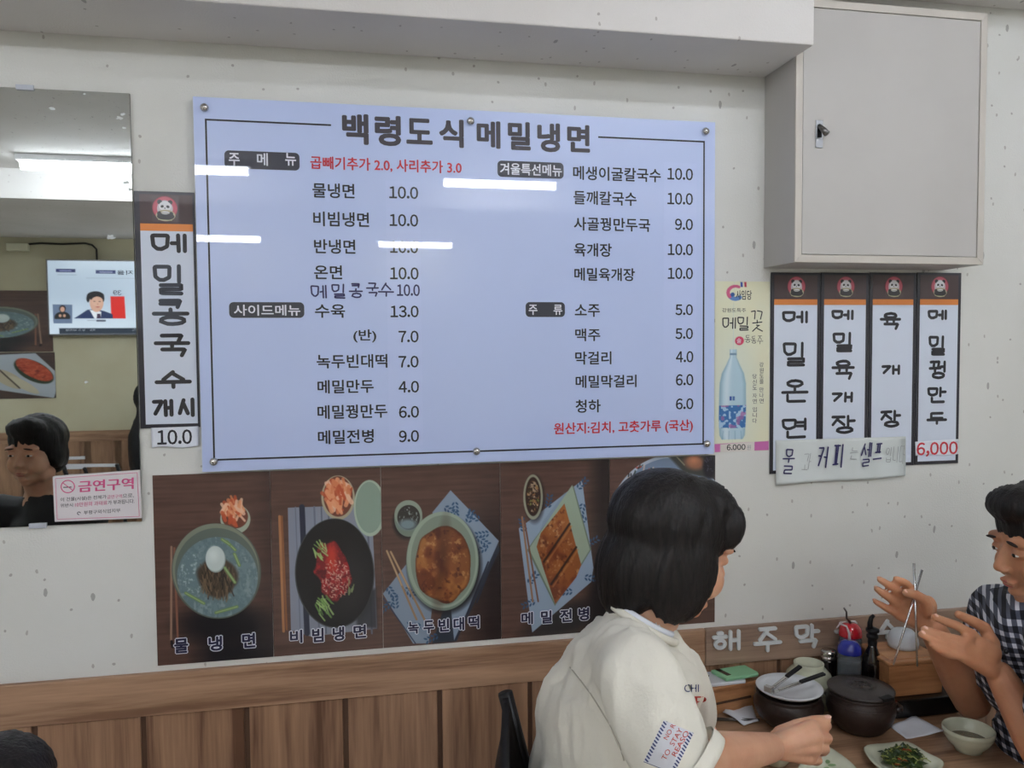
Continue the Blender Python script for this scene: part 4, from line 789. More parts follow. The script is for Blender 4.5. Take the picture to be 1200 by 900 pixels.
# ---- chairs -------------------------------------------------------------------
def RZ(x, y, a): return Matrix.Translation((x, y, 0)) @ Matrix.Rotation(a, 4, 'Z')
def chair(x, y, a, label, slats=False, group=None, top=.86, lean=.10):
    """local: seat faces +x, back at -x"""
    t = thing('dining_chair', label, 'chair', (x, y, 0), group); X = RZ(x, y, a)
    bm = B(-.20, .20, -.20, .20, .42, .46); bmesh.ops.bevel(bm, geom=bm.edges[:], offset=.015, segments=3, affect='EDGES'); bmesh.ops.transform(bm, matrix=X, verts=bm.verts); obj('seat', bm, 'blackrub', t, True)
    for s in (-1, 1):
        bm = bmesh.new(); tube(bm, [(.18, s*.17, .42), (.20, s*.19, 0)], .012, 8); bmesh.ops.transform(bm, matrix=X, verts=bm.verts); obj('leg', bm, 'blackpl', t, True)
        bm = bmesh.new(); tube(bm, [(-.18, s*.17, .42), (-.23, s*.19, 0)], .012, 8); bmesh.ops.transform(bm, matrix=X, verts=bm.verts); obj('leg', bm, 'blackpl', t, True)
        bm = bmesh.new(); tube(bm, [(-.18, s*.185, .42), (-.20, s*.185, .60), (-.20-lean, s*.185, top)], .014, 10); bmesh.ops.transform(bm, matrix=X, verts=bm.verts); obj('back_post', bm, 'blackpl', t, True)
    if slats:
        for k in range(4):
            z = .56+k*.075; xx = -.20-lean*(z-.6)/.26; bm = B(xx-.006, xx+.006, -.18, .18, z, z+.020); bmesh.ops.transform(bm, matrix=X, verts=bm.verts); obj('slat', bm, 'bedge', t)
    else:
        bm = bmesh.new(); n = 12; g = []
        for i in range(n+1):
            row = []
            for j in range(n+1):
                s = -1+2*i/n; h = j/n; z = .60+h*(top-.60-.004); hw = .18
                xx = -.20-lean*h-.055*(1-s*s)*math.sin(PI*min(1, h*1.05))**.7
                row.append(bm.verts.new((xx, s*hw, z)))
            g.append(row)
        for i in range(n):
            for j in range(n): bm.faces.new((g[i][j], g[i+1][j], g[i+1][j+1], g[i][j+1]))
        bmesh.ops.transform(bm, matrix=X, verts=bm.verts); o = obj('backrest', bm, 'blackrub', t, True); md = o.modifiers.new('s', 'SOLIDIFY'); md.thickness = .012; md.offset = 0
    return t

# ================================================================== TABLE AND WHAT STANDS ON IT
TZ = .74
tb = thing('dining_table', 'wood grain dining table against the wall between the two diners', 'table', (1.17, -.36, 0))
obj('tabletop', B(.70, 1.335, -.70, -.012, TZ-.03, TZ), 'tablew', tb, bevel=.002)
for xx in (.75, 1.285):
    for yy in (-.65, -.06): obj('leg', B(xx-.02, xx+.02, yy-.02, yy+.02, 0, TZ-.03), 'blackpl', tb)
def rotbox(bm, c, dx, dy, h, ang, z0): box(bm, -dx/2, dx/2, -dy/2, dy/2, 0, h, mtx=Matrix.Translation((c[0], c[1], z0)) @ Matrix.Rotation(ang, 4, 'Z'))
# wooden box with phone and mint card wallet
BH = .062
pA, pB = T(817, 812, TZ+BH), T(887, 797.5, TZ+BH); ang = math.atan2(pB.y-pA.y, pB.x-pA.x); ex = Vector((math.cos(ang), math.sin(ang))); ey = Vector((-ex.y, ex.x))
bl = (pB-pA).length+.03; bd = .10; cx = Vector((pA.x, pA.y))-ex*.03+ex*(bl+.0)/2+ey*bd/2
wbx = thing('utensil_box', 'low orange wood utensil box by the wall, phone lying on its lid', 'box', (cx.x, cx.y, TZ))
bm = bmesh.new(); rotbox(bm, cx, bl-.008, bd-.008, BH-.010, ang, TZ); obj('box_body', bm, 'boxw', wbx, bevel=.0015)
bm = bmesh.new(); rotbox(bm, cx, bl, bd, .010, ang, TZ+BH-.010); obj('box_lid', bm, 'boxw', wbx, bevel=.0015)
bm = bmesh.new(); rotbox(bm, cx-ey*(bd/2-.0022), bl-.03, .003, .004, ang, TZ+.024); obj('drawer_gap', bm, 'groove', wbx)
def quadslab(name, px, z0, z1, m, parent=None, bevel=0.002):
    bm = bmesh.new(); prism(bm, [T(*p, z1) for p in px], Vector((0, 0, z0-z1))); return obj(name, bm, m, parent, bevel=bevel)
zt = TZ+BH
ph = quadslab('smartphone', [(818, 800), (826, 802.5), (874, 797), (872, 791), (840, 782), (819, 785)], zt, zt+.008, 'phone'); tag(ph, 'white smartphone lying on the wooden utensil box', 'phone')
bm = bmesh.new(); c_ = T(828, 792, zt+.0085); lathe(bm, [(.006, 0), (.006, .0015), (0, .0015)], (c_.x, c_.y, zt+.008), 14); obj('camera_lens', bm, 'glassd', ph, True)
wl = quadslab('card_wallet', [(833, 785), (851, 795), (889, 789), (888, 787), (872, 778.5)], zt+.0085, zt+.0165, 'mint'); tag(wl, 'mint green card wallet on top of the white phone', 'wallet')
quadslab('photo_card', [(838, 784.5), (852, 791.5), (857, 790.5), (843, 783.5)], zt+.0165, zt+.0172, 'glassd', wl, 0)

def L_(name, prof, c, m, parent=None, seg=40, mtx=None, smooth=True):
    if name in ('pot_body', 'rim_ring', 'lid') or m == 'melamine': prof = [(r_*(.96 if c[1] > -.17 else .92), z_*(PH1 if c[1] > -.17 and m != 'melamine' else 1)) for r_, z_ in prof]
    bm = bmesh.new(); lathe(bm, prof, c, seg, mtx); bmesh.ops.recalc_face_normals(bm, faces=bm.faces[:]); return obj(name, bm, m, parent, smooth)
# clay pots
c1 = Vector((P(924, 810, -.15).x, -.150, TZ)); R1 = .076; PH1 = .84
p1 = thing('clay_pot', 'dark clay pot topped with a white plate and steel tongs', 'pot', c1, 'clay pots')
L_('pot_body', [(0, 0), (.045, 0), (.052, .004), (.068, .022), (.0775, .045), (.078, .058), (.072, .072), (.070, .078), (.073, .084), (.070, .085), (.066, .078), (.060, .03), (0, .02)], c1, 'clay', p1)
pc = c1+Vector((0, -.003, .086*PH1))
p2_ = L_('plate', [(0, 0), (.042, 0), (.066, .005), (.0735, .010), (.075, .0125), (.0735, .014), (.060, .0085), (.040, .005), (0, .0045)], pc, 'melamine'); tag(p2_, 'round white melamine plate covering the clay pot', 'plate')
c2 = Vector((P(1008.5, 830, -.205).x, -.205, TZ))
PH1 = .84

p2 = thing('clay_pot', 'dark clay lidded pot with small ear handles in the middle of the table', 'pot', c2, 'clay pots')
L_('pot_body', [(0, 0), (.046, 0), (.053, .004), (.069, .022), (.0775, .046), (.077, .060), (.0715, .073), (.070, .078), (.0725, .083), (.069, .084), (.064, .078), (0, .07)], c2, 'clay', p2)
for k, zz in enumerate((.064, .068, .0755)): L_('rim_ring', [(.0755-.002*k, zz-.0012), (.0775-.002*k, zz), (.0755-.002*k, zz+.0012)], c2, 'clay', p2)
for a in (-.35, 1.9):
    e = Vector((math.cos(a), math.sin(a), 0)); n_ = Vector((-e.y, e.x, 0)); bm = bmesh.new(); tube(bm, [c2+e*.067+n_*-.018+Vector((0, 0, .052)), c2+e*.078+n_*-.013+Vector((0, 0, .052)), c2+e*.082+Vector((0, 0, .052)), c2+e*.078+n_*.013+Vector((0, 0, .052)), c2+e*.067+n_*.018+Vector((0, 0, .052))], .006, 10); obj('handle', bm, 'clay', p2, True)
lid = L_('lid', [(0, .084), (.070, .084), (.0745, .087), (.0755, .0905), (.073, .0925), (.062, .0935), (.058, .0955), (.035, .098), (.030, .0975), (.028, .0965), (.022, .0985), (0, .099)], c2, 'clay2', p2)
for k in range(5):
    a = 2*PI*k/5; bm = bmesh.new(); tube(bm, [c2+Vector((.012*math.cos(a+t), .012*math.sin(a+t), .0995)) for t in (0, .4, .8)]+[c2+Vector((.022*math.cos(a+.4), .022*math.sin(a+.4), .099))], .0014, 6); obj('embossed_petal', bm, 'clay2', lid, True)
bm = bmesh.new(); rotbox(bm, (c2.x+.018, c2.y-.060), .030, .016, .0065, .2, TZ+.0875); obj('ladle_notch', bm, 'blackrub', lid)
# tongs on the plate
tg = thing('serving_tongs', 'steel tongs with black grips lying across the white plate', 'tongs', pc+Vector((0, 0, .01)))
zt2 = pc.z+.017
hinge = T(903, 809, zt2)
for (a, b, zz) in (((903, 808), (938, 782), .034), ((905, 812), (966, 790.5), .026)):
    A_, Bq = T(*a, zt2), T(*b, zt2+zz); bm = bmesh.new(); mid = A_.lerp(Bq, .55)
    d_ = (Bq-A_).normalized(); n_ = d_.cross(Vector((0, 0, 1))).normalized()*.0055
    def strip(p, q, wv, th):
        bmm = bmesh.new(); prism(bmm, [p-wv, q-wv, q+wv, p+wv], Vector((0, 0, th))); return bmm
    obj('tong_arm', strip(A_, mid, n_, .0016), 'steel', tg); obj('grip', strip(mid-d_*.002, Bq, n_*1.05, .0045), 'blackrub', tg, bevel=.001)
    bm = strip(A_.lerp(Bq, .12)+Vector((0, 0, .002)), A_.lerp(Bq, .5)+Vector((0, 0, .002)), n_*.35, .001); obj('arm_rib', bm, 'chrome', tg)
bm = bmesh.new(); rotbox(bm, (hinge.x-.004, hinge.y), .011, .018, .013, .5, zt2-.003); obj('hinge', bm, 'steel', tg, bevel=.001)
# upturned bowl behind
c3 = Vector((0, -.062, TZ)); c3.x = P(947, 800, -.06).x; hb3 = (P(942, 776, -.06).z-TZ)/.0515
ub = L_('bowl', [(r_, z_*.0515*hb3) for r_, z_ in [(.056, 0), (.058, .02), (.059, .3), (.056, .55), (.049, .74), (.037, .87), (.0335, .89), (.0345, .99), (.031, 1), (.029, .91), (0, .90)]], c3, 'celadon'); tag(ub, 'pale green bowl turned upside down behind the clay pots', 'bowl', 'pale green bowls')
# spice shaker
c4 = Vector((P(971, 770, -.045).x, -.045, TZ)); zt_ = P(971, 761, -.045).z
sh = thing('spice_shaker', 'small glass shaker with steel cap left of the squeeze bottles', 'shaker', c4); hs = zt_-TZ
L_('glass_jar', [(0, 0), (.017, 0), (.018, .004), (.018, hs-.026), (.0165, hs-.021), (0, hs-.021)], c4, 'glassd', sh, 24); L_('spice', [(0, .001), (.0165, .002), (.0165, hs-.035), (0, hs-.035)], c4, 'pepper', sh, 16)
L_('cap', [(.0175, hs-.021), (.0178, hs-.014), (.0168, hs-.0135), (.0178, hs-.0125), (.0178, hs-.005), (.016, hs-.001), (0, hs)], c4, 'chrome', sh, 24)
# squeeze bottles
def squeeze(px, yw, capm, liqm, label, ptop, pcap, nozz, nm='squeeze_bottle'):
    x_ = P(px, 760, yw).x; c = Vector((x_, yw, TZ)); z1 = P(px, pcap, yw).z-TZ; z2 = P(px, ptop, yw).z-TZ; R = .0262
    t = thing(nm, label, 'bottle', c, 'squeeze bottles')
    L_('bottle_body', [(0, 0), (R-.003, 0), (R, .003), (R, z1-.012), (R-.003, z1-.004), (R-.006, z1), (R-.008, z1)], c, 'clearpl', t, 28); L_('sauce', [(0, .002), (R-.002, .004), (R-.002, z1-.026), (0, z1-.025)], c, liqm, t, 24)
    h = z2-z1; L_('cap', [(R+.0005, z1-.003), (R+.001, z1+.002), (R-.001, z1+h*.5), (R-.007, z1+h*.82), (.013, z1+h*.97), (0, z1+h)], c, capm, t, 28)
    bm = bmesh.new(); tube(bm, [Vector((x_, yw, TZ+z2))]+[P(*q, yw) for q in nozz], [.0036, .0026, .0022, .0019, .0017][:len(nozz)+1], 10); obj('nozzle', bm, 'dsteel' if capm == 'redpl' else 'frostw', t, True)
    return t
squeeze(996.5, -.045, 'redpl', 'soy', 'red capped squeeze bottle with curved nozzle, behind the blue capped one', 730, 743, [(992, 724), (992, 717), (989, 712.5)])
squeeze(995.5, -.097, 'bluepl', 'blueliq', 'blue capped squeeze bottle of dark vinegar in front of the red capped one', 750, 763, [(995, 742), (992, 734), (984, 731), (980.5, 736)])
# soy bottle with pourer
x_ = P(1022, 780, -.11).x; c5 = Vector((x_, -.11, TZ)); z_ = lambda py: P(1022, py, -.11).z-TZ
sb = thing('soy_sauce_bottle', 'slim dark glass bottle with a black pourer beside the blue capped bottle', 'bottle', c5)
L_('glass_body', [(0, 0), (.020, 0), (.022, .004), (.022, z_(778)), (.020, z_(770)), (.010, z_(758)), (.0085, z_(750)), (0, z_(750))], c5, 'glassd', sb, 28)
L_('pourer', [(.0095, z_(757)), (.0105, z_(752)), (.0095, z_(749)), (.013, z_(747)), (.013, z_(744)), (.0095, z_(742)), (.0145, z_(740)), (.0145, z_(737)), (.007, z_(735)), (0, z_(735))], c5, 'blackrub', sb, 20)
bm = bmesh.new(); tube(bm, [P(1019.5, 738, -.11), P(1019.5, 730, -.11), P(1021, 724, -.11), P(1024, 721, -.11)], [.0065, .0058, .005, .004], 12); obj('spout', bm, 'blackrub', sb, True)
# wooden box, black tray, frosted cup
zb0 = TZ+.034
zb0 = TZ+.042
bx = thing('cutlery_box', 'orange wooden cutlery box on a black tray near the far hands', 'box', (1.235, -.10, zb0))
yF = -.165; zL = P(1034, 777, yF).z; a_ = T(1042, 776.5, zL); b_ = T(1105, 771, zL); dd = (b_-a_).normalized(); kk = Vector((-dd.y, dd.x, 0)); dep = .118
cq = [a_, b_, b_+kk*dep, a_+kk*dep]
def qbox(name, q, z0, z1, m, parent, gr=0.0, bv_=.002):
    c = sum(q, Vector())/4; bm = bmesh.new(); prism(bm, [Vector((p.x+(p-c).normalized().x*gr, p.y+(p-c).normalized().y*gr, z1)) for p in q], Vector((0, 0, z0-z1))); return obj(name, bm, m, parent, bevel=bv_)
qbox('box_body', cq, zb0, zL-.010, 'boxw', bx); qbox('box_lid', cq, zL-.009, zL, 'boxw', bx, .004, .003); qbox('lid_panel', cq, zL-.001, zL+.0015, 'boxw', bx, -.016, .001)
tr = qbox('napkin_tray', [cq[0]-kk*.02+dd*.004, cq[1]-kk*.02+dd*.03, cq[2]+dd*.03, cq[3]+dd*.004], TZ+.0003, zb0-.0005, 'tray', None, 0, .004); tag(tr, 'low black plastic tray under the orange cutlery box', 'tray')
cc5 = Vector((P(1058, 765, -.09).x, -.09, zL+.0018)); hC = P(1058, 737, -.09).z-cc5.z
cu = L_('plastic_cup', [(.031, 0), (.0335, .001), (.0345, hC*.25), (.033, hC*.5), (.029, hC*.75), (.022, hC*.94), (.012, hC), (0, hC)], cc5, 'frost', None, 32); tag(cu, 'frosted plastic bowl upside down on the orange cutlery box', 'bowl')
# bowls and dishes
c6 = T(1135, 866, TZ); c6 = Vector((T(1135, 872, TZ).x, -.335, TZ)); c6.x = P(1135, 860, -.335).x
sbw = thing('soup_bowl', 'pale green rimmed bowl with brown broth before the man', 'bowl', c6, 'pale green bowls')
L_('bowl_body', [(0, .003), (.022, .003), (.023, 0), (.026, 0), (.028, .006), (.040, .018), (.0475, .032), (.0485, .037), (.0495, .038), (.0495, .046), (.047, .047), (.0455, .040), (.040, .024), (.028, .012), (0, .009)], c6, 'celadon', sbw)
L_('broth', [(0, .022), (.038, .022), (.0385, .0215)], c6, 'soup', sbw, 30)
c7 = T(908, 870, TZ); c7 = Vector((P(909, 852, -.30).x, -.30, TZ))
sm = L_('side_bowl', [(0, .003), (.018, .003), (.020, 0), (.023, .002), (.033, .016), (.0385, .034), (.040, .040), (.0385, .041), (.036, .034), (.030, .016), (0, .009)], c7, 'celadon'); tag(sm, 'small pale green bowl half hidden behind the fist', 'bowl', 'pale green bowls')
def leafplate(name, px, zc, label, m='celadon', parent=None):
    """dish with upturned rim following an outline noted at rim height"""
    rim = [T(*p, TZ+.016) for p in px]; c = sum(rim, Vector())/len(rim); bm = bmesh.new(); rings = []
    n = 40; per = []
    L2 = rim+[rim[0]]
    for k in range(n):
        u_ = k/n*len(rim); i = int(u_); f_ = u_-i
        p0, p1_, p2q, p3 = (rim[(i+d_) % len(rim)] for d_ in (-1, 0, 1, 2))
        per.append(.5*((2*p1_)+(-p0+p2q)*f_+(2*p0-5*p1_+4*p2q-p3)*f_**2+(-p0+3*p1_-3*p2q+p3)*f_**3))
    for s, z in ((.60, 0), (.66, .001), (.85, .008), (1, .016), (.975, .0175), (.82, .0105), (.64, .0045), (.30, .0035)):
        rings.append([bm.verts.new((c.x+(p.x-c.x)*s, c.y+(p.y-c.y)*s, TZ+z+(0 if z < .01 else (p.z-TZ-.016)))) for p in per])
    for a, b in zip(rings, rings[1:]):
        for k in range(n): bm.faces.new((a[k], a[(k+1) % n], b[(k+1) % n], b[k]))
    bm.faces.new(rings[0][::-1]); bm.faces.new(rings[-1]); bmesh.ops.recalc_face_normals(bm, faces=bm.faces[:]); o = obj(name, bm, m, parent, True); tag(o, label, 'plate'); return o, c
gp, gc = leafplate('side_dish_plate', [(1012, 876), (1040, 871), (1064, 869.5), (1086, 882), (1106, 893), (1098, 903), (1066, 908), (1030, 900)], 0, 'pale green square side dish plate holding cooked greens')
lp, lc2 = leafplate('leaf_plate', [(930, 915), (945, 885), (966, 874), (985, 884), (1002, 898), (1010, 915), (985, 935), (950, 935)], 0, 'pale green plate with a printed leaf sprig, below the fist')
for (a, b, c__, d_) in ((971, 884, 6, .4), (974, 889, 7, -.5), (970, 892, 6, .9), (975, 896, 6, 0), (968, 900, 6, .5)):
    q = T(a, b, TZ+.006); bm = bmesh.new(); g = [bm.verts.new((q.x+.009*math.cos(t)*math.cos(d_)-.0045*math.sin(t)*math.sin(d_), q.y+.009*math.cos(t)*math.sin(d_)+.0045*math.sin(t)*math.cos(d_), TZ+.0052)) for t in [2*PI*k/12 for k in range(12)]]; bm.faces.new(g); obj('leaf_motif', bm, 'leafprint', lp)
# cooked greens: one uncountable heap
bm = bmesh.new(); mats = []
for k in range(240):
    r_ = math.sqrt(random.random()); a = random.uniform(0, 2*PI); hx = gc.x-.005+.041*r_*math.cos(a); hy = gc.y+.004+.032*r_*math.sin(a); hz = TZ+.008+.024*(1-r_**2)*random.uniform(.5, 1)+.002
    d_ = Vector((random.uniform(-1, 1), random.uniform(-1, 1), random.uniform(-.35, .35))).normalized(); l = random.uniform(.006, .014); p = Vector((hx, hy, hz)); n0 = len(bm.faces)
    if k % 3 == 0:
        m1 = p+d_*l*.5+Vector((0, 0, random.uniform(0, .004))); tube(bm, [p-d_*l*.7, m1, p+d_*l*1.2], .0011, 5); mi_ = 1
    else:
        s_ = d_.cross(Vector((0, 0, 1))).normalized()*l*.55; up_ = Vector((0, 0, random.uniform(-.003, .005)))
        vv = [bm.verts.new(q) for q in (p-d_*l, p-d_*l*.3+s_+up_, p+d_*l*.5+s_*.8, p+d_*l+up_, p+d_*l*.4-s_, p-d_*l*.4-s_*.7+up_)]; ct = bm.verts.new(p+Vector((0, 0, .002)))
        for i in range(6): bm.faces.new((vv[i], vv[(i+1) % 6], ct))
        mi_ = 0 if k % 11 else 2
    bm.faces.ensure_lookup_table()
    for f in bm.faces[n0:]: f.material_index = mi_
me = bpy.data.meshes.new('cooked_greens'); bm.to_mesh(me); bm.free()
for m_ in ('kim', 'stem', 'sesame'): me.materials.append(M[m_])
tag(link('cooked_greens', me), 'heap of dark cooked greens with red pepper bits on the square plate', 'food', None, 'stuff')
# napkins and chopsticks on the table
def napkin(px, label, z=TZ, rough=.004):
    c = [T(*p, z) for p in px]; bm = bmesh.new(); n = 10; g = []
    for i in range(n+1):
        row = []
        for j in range(n+1):
            s, t = i/n, j/n; p = (c[0]*(1-s)+c[1]*s)*(1-t)+(c[3]*(1-s)+c[2]*s)*t; row.append(bm.verts.new((p.x, p.y, z+.0008+rough*max(0, noise.noise(Vector((p.x*25, p.y*25, z)))+.35))))
        g.append(row)
    for i in range(n):
        for j in range(n): bm.faces.new((g[i][j], g[i][j+1], g[i+1][j+1], g[i+1][j]))
    o = obj('paper_napkin', bm, 'paperw', None, True); md = o.modifiers.new('s', 'SOLIDIFY'); md.thickness = .0006; md.offset = 1
    return tag(o, label, 'napkin', 'paper napkins')
napkin([(1043, 852), (1072, 840), (1106, 859), (1062, 867)], 'white paper napkin lying flat between clay pot and soup bowl')
napkin([(847, 838), (876, 812), (889, 850), (872, 852)], 'crumpled white paper napkin left of the plate covered pot', TZ, .012)
for a, b in (((836, 841.5), (890, 843)), ((838, 843.5), (890, 844.5))):
    bm = bmesh.new(); A_, B_ = T(*a, TZ+.0045), T(*b, TZ+.0045); tube(bm, [A_, B_], [.0022, .0016], 8); tag(obj('chopstick', bm, 'dsteel', None, True), ('upper' if b[1] < 844 else 'lower')+' of two steel chopsticks lying before the crumpled napkin', 'chopstick', 'steel chopsticks on the table')

# ================================================================== PEOPLE
def ico(bm, c, r, rot=None, sub=3):
    m_ = Matrix.Translation(c) @ (rot if rot else Matrix.Identity(4)) @ Matrix.Diagonal((*(r if hasattr(r, '__len__') else (r, r, r)), 1))
    bmesh.ops.create_icosphere(bm, subdivisions=sub, radius=1, matrix=m_)
def cap(bm, a, ra, b, rb, sub=2, seg=14):
    a, b = Vector(a), Vector(b); ico(bm, a, ra, None, sub); ico(bm, b, rb, None, sub); d = b-a
    if d.length < 1e-5: return
    q = d.to_track_quat('Z', 'Y').to_matrix().to_4x4()
    bmesh.ops.create_cone(bm, cap_ends=True, segments=seg, radius1=ra*.995, radius2=rb*.995, depth=d.length, matrix=Matrix.Translation((a+b)/2) @ q)
def chain(bm, pts, rs):
    for i in range(len(pts)-1): cap(bm, pts[i], rs[i], pts[i+1], rs[i+1])
def remesh(name, bm, vox, it, m, parent=None, fac=.5, disp=None):
    me = bpy.data.meshes.new(name); bm.to_mesh(me); bm.free(); o = bpy.data.objects.new(name, me); COL.objects.link(o)
    md = o.modifiers.new('r', 'REMESH'); md.mode = 'VOXEL'; md.voxel_size = vox; sm_ = o.modifiers.new('s', 'SMOOTH'); sm_.factor = fac; sm_.iterations = it
    dg = bpy.context.evaluated_depsgraph_get(); dg.update(); me2 = bpy.data.meshes.new_from_object(o.evaluated_get(dg)); bpy.data.objects.remove(o); me2.name = name
    if disp:
        n_ = len(me2.vertices); co = np.empty(n_*3); me2.vertices.foreach_get('co', co); no = np.empty(n_*3); me2.vertices.foreach_get('normal', no); co = co.reshape(-1, 3); no = no.reshape(-1, 3)
        d = np.array([disp(Vector(c)) for c in co]); me2.vertices.foreach_set('co', (co+no*d[:, None]).ravel()); me2.update()
    me2.materials.clear(); return link(name, me2, m, parent, True)
def headprims(bm, X, female=True):
    """X: matrix, +Y is the face, head about .235 high, origin at the head centre"""
    def E(c, r, rx=0): ico(bm, X @ Vector(c), r, X.to_3x3().to_4x4() @ Matrix.Rotation(rx, 4, 'X'))
    E((0, -.012, .030), (.074, .094, .086)); E((0, .030, -.020), (.062, .062, .080)); E((0, .045, -.075), (.040, .040, .034)); E((0, .068, -.094), (.020, .016, .015))
    for s in (-1, 1):
        E((s*.040, .050, -.035), (.026, .036, .034)); E((s*.035, .020, -.075), (.030, .045, .026)); E((s*.032, .072, .024), (.030, .016, .010))
        E((s*.031, .0775, .004), (.0165, .012, .010)); E((s*.074, -.006, -.012), (.009, .019, .030), -.2); E((s*.079, -.012, .0), (.007, .012, .018)); E((s*.009, .098, -.030), (.0075, .010, .0065))
        E((s*.010, .091, -.056), (.014, .008, .0045))
    cap(bm, X @ Vector((0, .080, .014)), .0075, X @ Vector((0, .104, -.024)), .0105); E((0, .089, -.0635), (.019, .008, .006)); E((0, .080, -.080), (.02, .012, .010))
def facebits(X, body, nm=''):
    R3 = X.to_3x3().to_4x4()
    def E(name, c, r, m, sub=2, rz=0): bm = bmesh.new(); ico(bm, X @ Vector(c), r, R3 @ Matrix.Rotation(rz, 4, 'Y'), sub); return obj(name, bm, m, body, True)
    for s in (-1, 1):
        E('eye', (s*.031, .0835, .003), (.0120, .0066, .0040), 'eye'); E('iris', (s*.031, .0885, .003), (.0056, .0026, .0040), 'iris')
        E('eyebrow', (s*.033, .0885, .026), (.017, .004, .0030), 'brow', 2, s*.12)
    E('upper_lip', (0, .0945, -.0565), (.019, .0040, .0028), 'lip'); E('lower_lip', (0, .0935, -.0635), (.016, .0042, .0036), 'lip')
def HM(c, yaw, pitch=0, roll=0, s=1.0):     # yaw 0 faces +Y; pitch>0 looks down
    return Matrix.Translation(c) @ Matrix.Rotation(yaw, 4, 'Z') @ Matrix.Rotation(-pitch, 4, 'X') @ Matrix.Rotation(roll, 4, 'Y') @ Matrix.Scale(s, 4)
def folds(seedv, amp, sc=(9, 9, 3)):
    def f(c):
        q = Vector((c.x*sc[0]+seedv, c.y*sc[1], c.z*sc[2])); a = noise.noise(q+Vector((0, 0, noise.noise(q*.7)*1.2)))
        b = noise.noise(q*2.3+Vector((5, 1, 2)))
        return amp*(a*.9-abs(b)*.5)
    return f
def hairmesh(name, prims, X, parent, m='hair', vox=.006, amp=.0035):
    bm = bmesh.new()
    for c, r in prims: ico(bm, X @ Vector(c), r, X.to_3x3().to_4x4())
    Xi = X.inverted()
    def d(p):
        q = Xi @ p; a = math.atan2(q.x, q.y-.02); return amp*(noise.noise(Vector((a*9, q.z*9, 1)))+.6*noise.noise(Vector((a*26, q.z*12, 4))))
    return remesh(name, bm, vox, 3, m, parent, .5, d)
def Q(x, y, yw): return P(x, y, yw)
def hand(bm, wrist, rw, knuckles, fingers, thumb, palm):
    """knuckles: four points; fingers: lists of three further joints; thumb: list of points from the palm side"""
    rk = [.0098, .0102, .0102, .0092]; 
    for k in range(4):
        kp = Vector(knuckles[k]); cap(bm, Vector(wrist).lerp(kp, .25), rw*.55, kp, .0115)
        rs = [.0100, .0088, .0080, .0068] if k < 3 else [.0090, .0078, .0070, .0060]
        chain(bm, [kp]+[Vector(p) for p in fingers[k]], rs)
    for k in range(3): cap(bm, knuckles[k], .0115, knuckles[k+1], .0110)
    for c, r in palm: ico(bm, Vector(c), r)
    chain(bm, [Vector(p) for p in thumb], [.0135, .0120, .0100, .0078][:len(thumb)])
def nailon(tip, prev, outdir, parent, r=.0052):
    t = (Vector(tip)-Vector(prev)).normalized(); o_ = Vector(outdir); o_ = (o_-t*o_.dot(t)).normalized(); s = t.cross(o_)
    Mx = Matrix((s, t, o_)).transposed().to_4x4(); c = Vector(tip)+o_*.0052
    bm = bmesh.new(); ico(bm, c, (r*.85, r*1.15, .0016), Mx, 2); obj('fingernail', bm, 'nail', parent, True)

# ---------------- the woman in the cream shirt ----------------------------------------
wm = thing('person', 'person with dark hair in an oversized cream t-shirt leaning over the table, one fist raised', 'person', (P(690, 900, -.5).x, -.5, 0))
XH = HM(Q(788, 642, -.47), -PI/2+.12, .30, 0, 1.0)
neck0, neck1 = Q(748, 745, -.49), Q(775, 690, -.475)
bm = bmesh.new(); headprims(bm, XH)
cap(bm, neck0, .054, neck1, .050)
chest = Q(735, 830, -.50); cap(bm, chest, .10, neck0-Vector((0, 0, .03)), .06); cap(bm, Q(705, 980, -.50), .11, chest, .10)
shN, shF = Q(742, 785, -.645), Q(776, 765, -.35); cap(bm, shN, .045, shF, .045)
elN, wrN = Q(788, 893, -.735), Q(902, 876, -.53); chain(bm, [shN, shN.lerp(elN, .5), elN], [.047, .043, .037]); chain(bm, [elN, elN.lerp(wrN, .35), wrN], [.037, .0365, .0245])
elF, wrF = Q(826, 876, -.30), Q(868, 925, -.45); chain(bm, [shF, shF.lerp(elF, .5), elF], [.044, .040, .035]); chain(bm, [elF, elF.lerp(wrF, .4), wrF], [.035, .032, .023])
# fist: back of the hand towards the camera, thumb on top
def hq(x, y, dy): return Q(x, y, -.50+dy)
kn = [hq(951, 851, -.012), hq(957, 863, -.020), hq(956, 876, -.018), hq(950, 889, -.012)]
fi = [[hq(969, 850, .006), hq(966, 854, .030), hq(950, 857, .034)], [hq(970, 865, -.004), hq(969, 868, .022), hq(952, 869, .028)], [hq(967, 878, -.004), hq(965, 881, .020), hq(949, 881, .026)], [hq(959, 891, .000), hq(957, 893, .020), hq(944, 892, .024)]]
hand(bm, wrN, .030, kn, fi, [hq(914, 860, .004), hq(934, 851, .006), hq(954, 845, .004), hq(969, 843, .002)], [(hq(928, 870, -.004), (.031, .018, .030)), (hq(916, 871, -.008), (.028, .020, .026))])
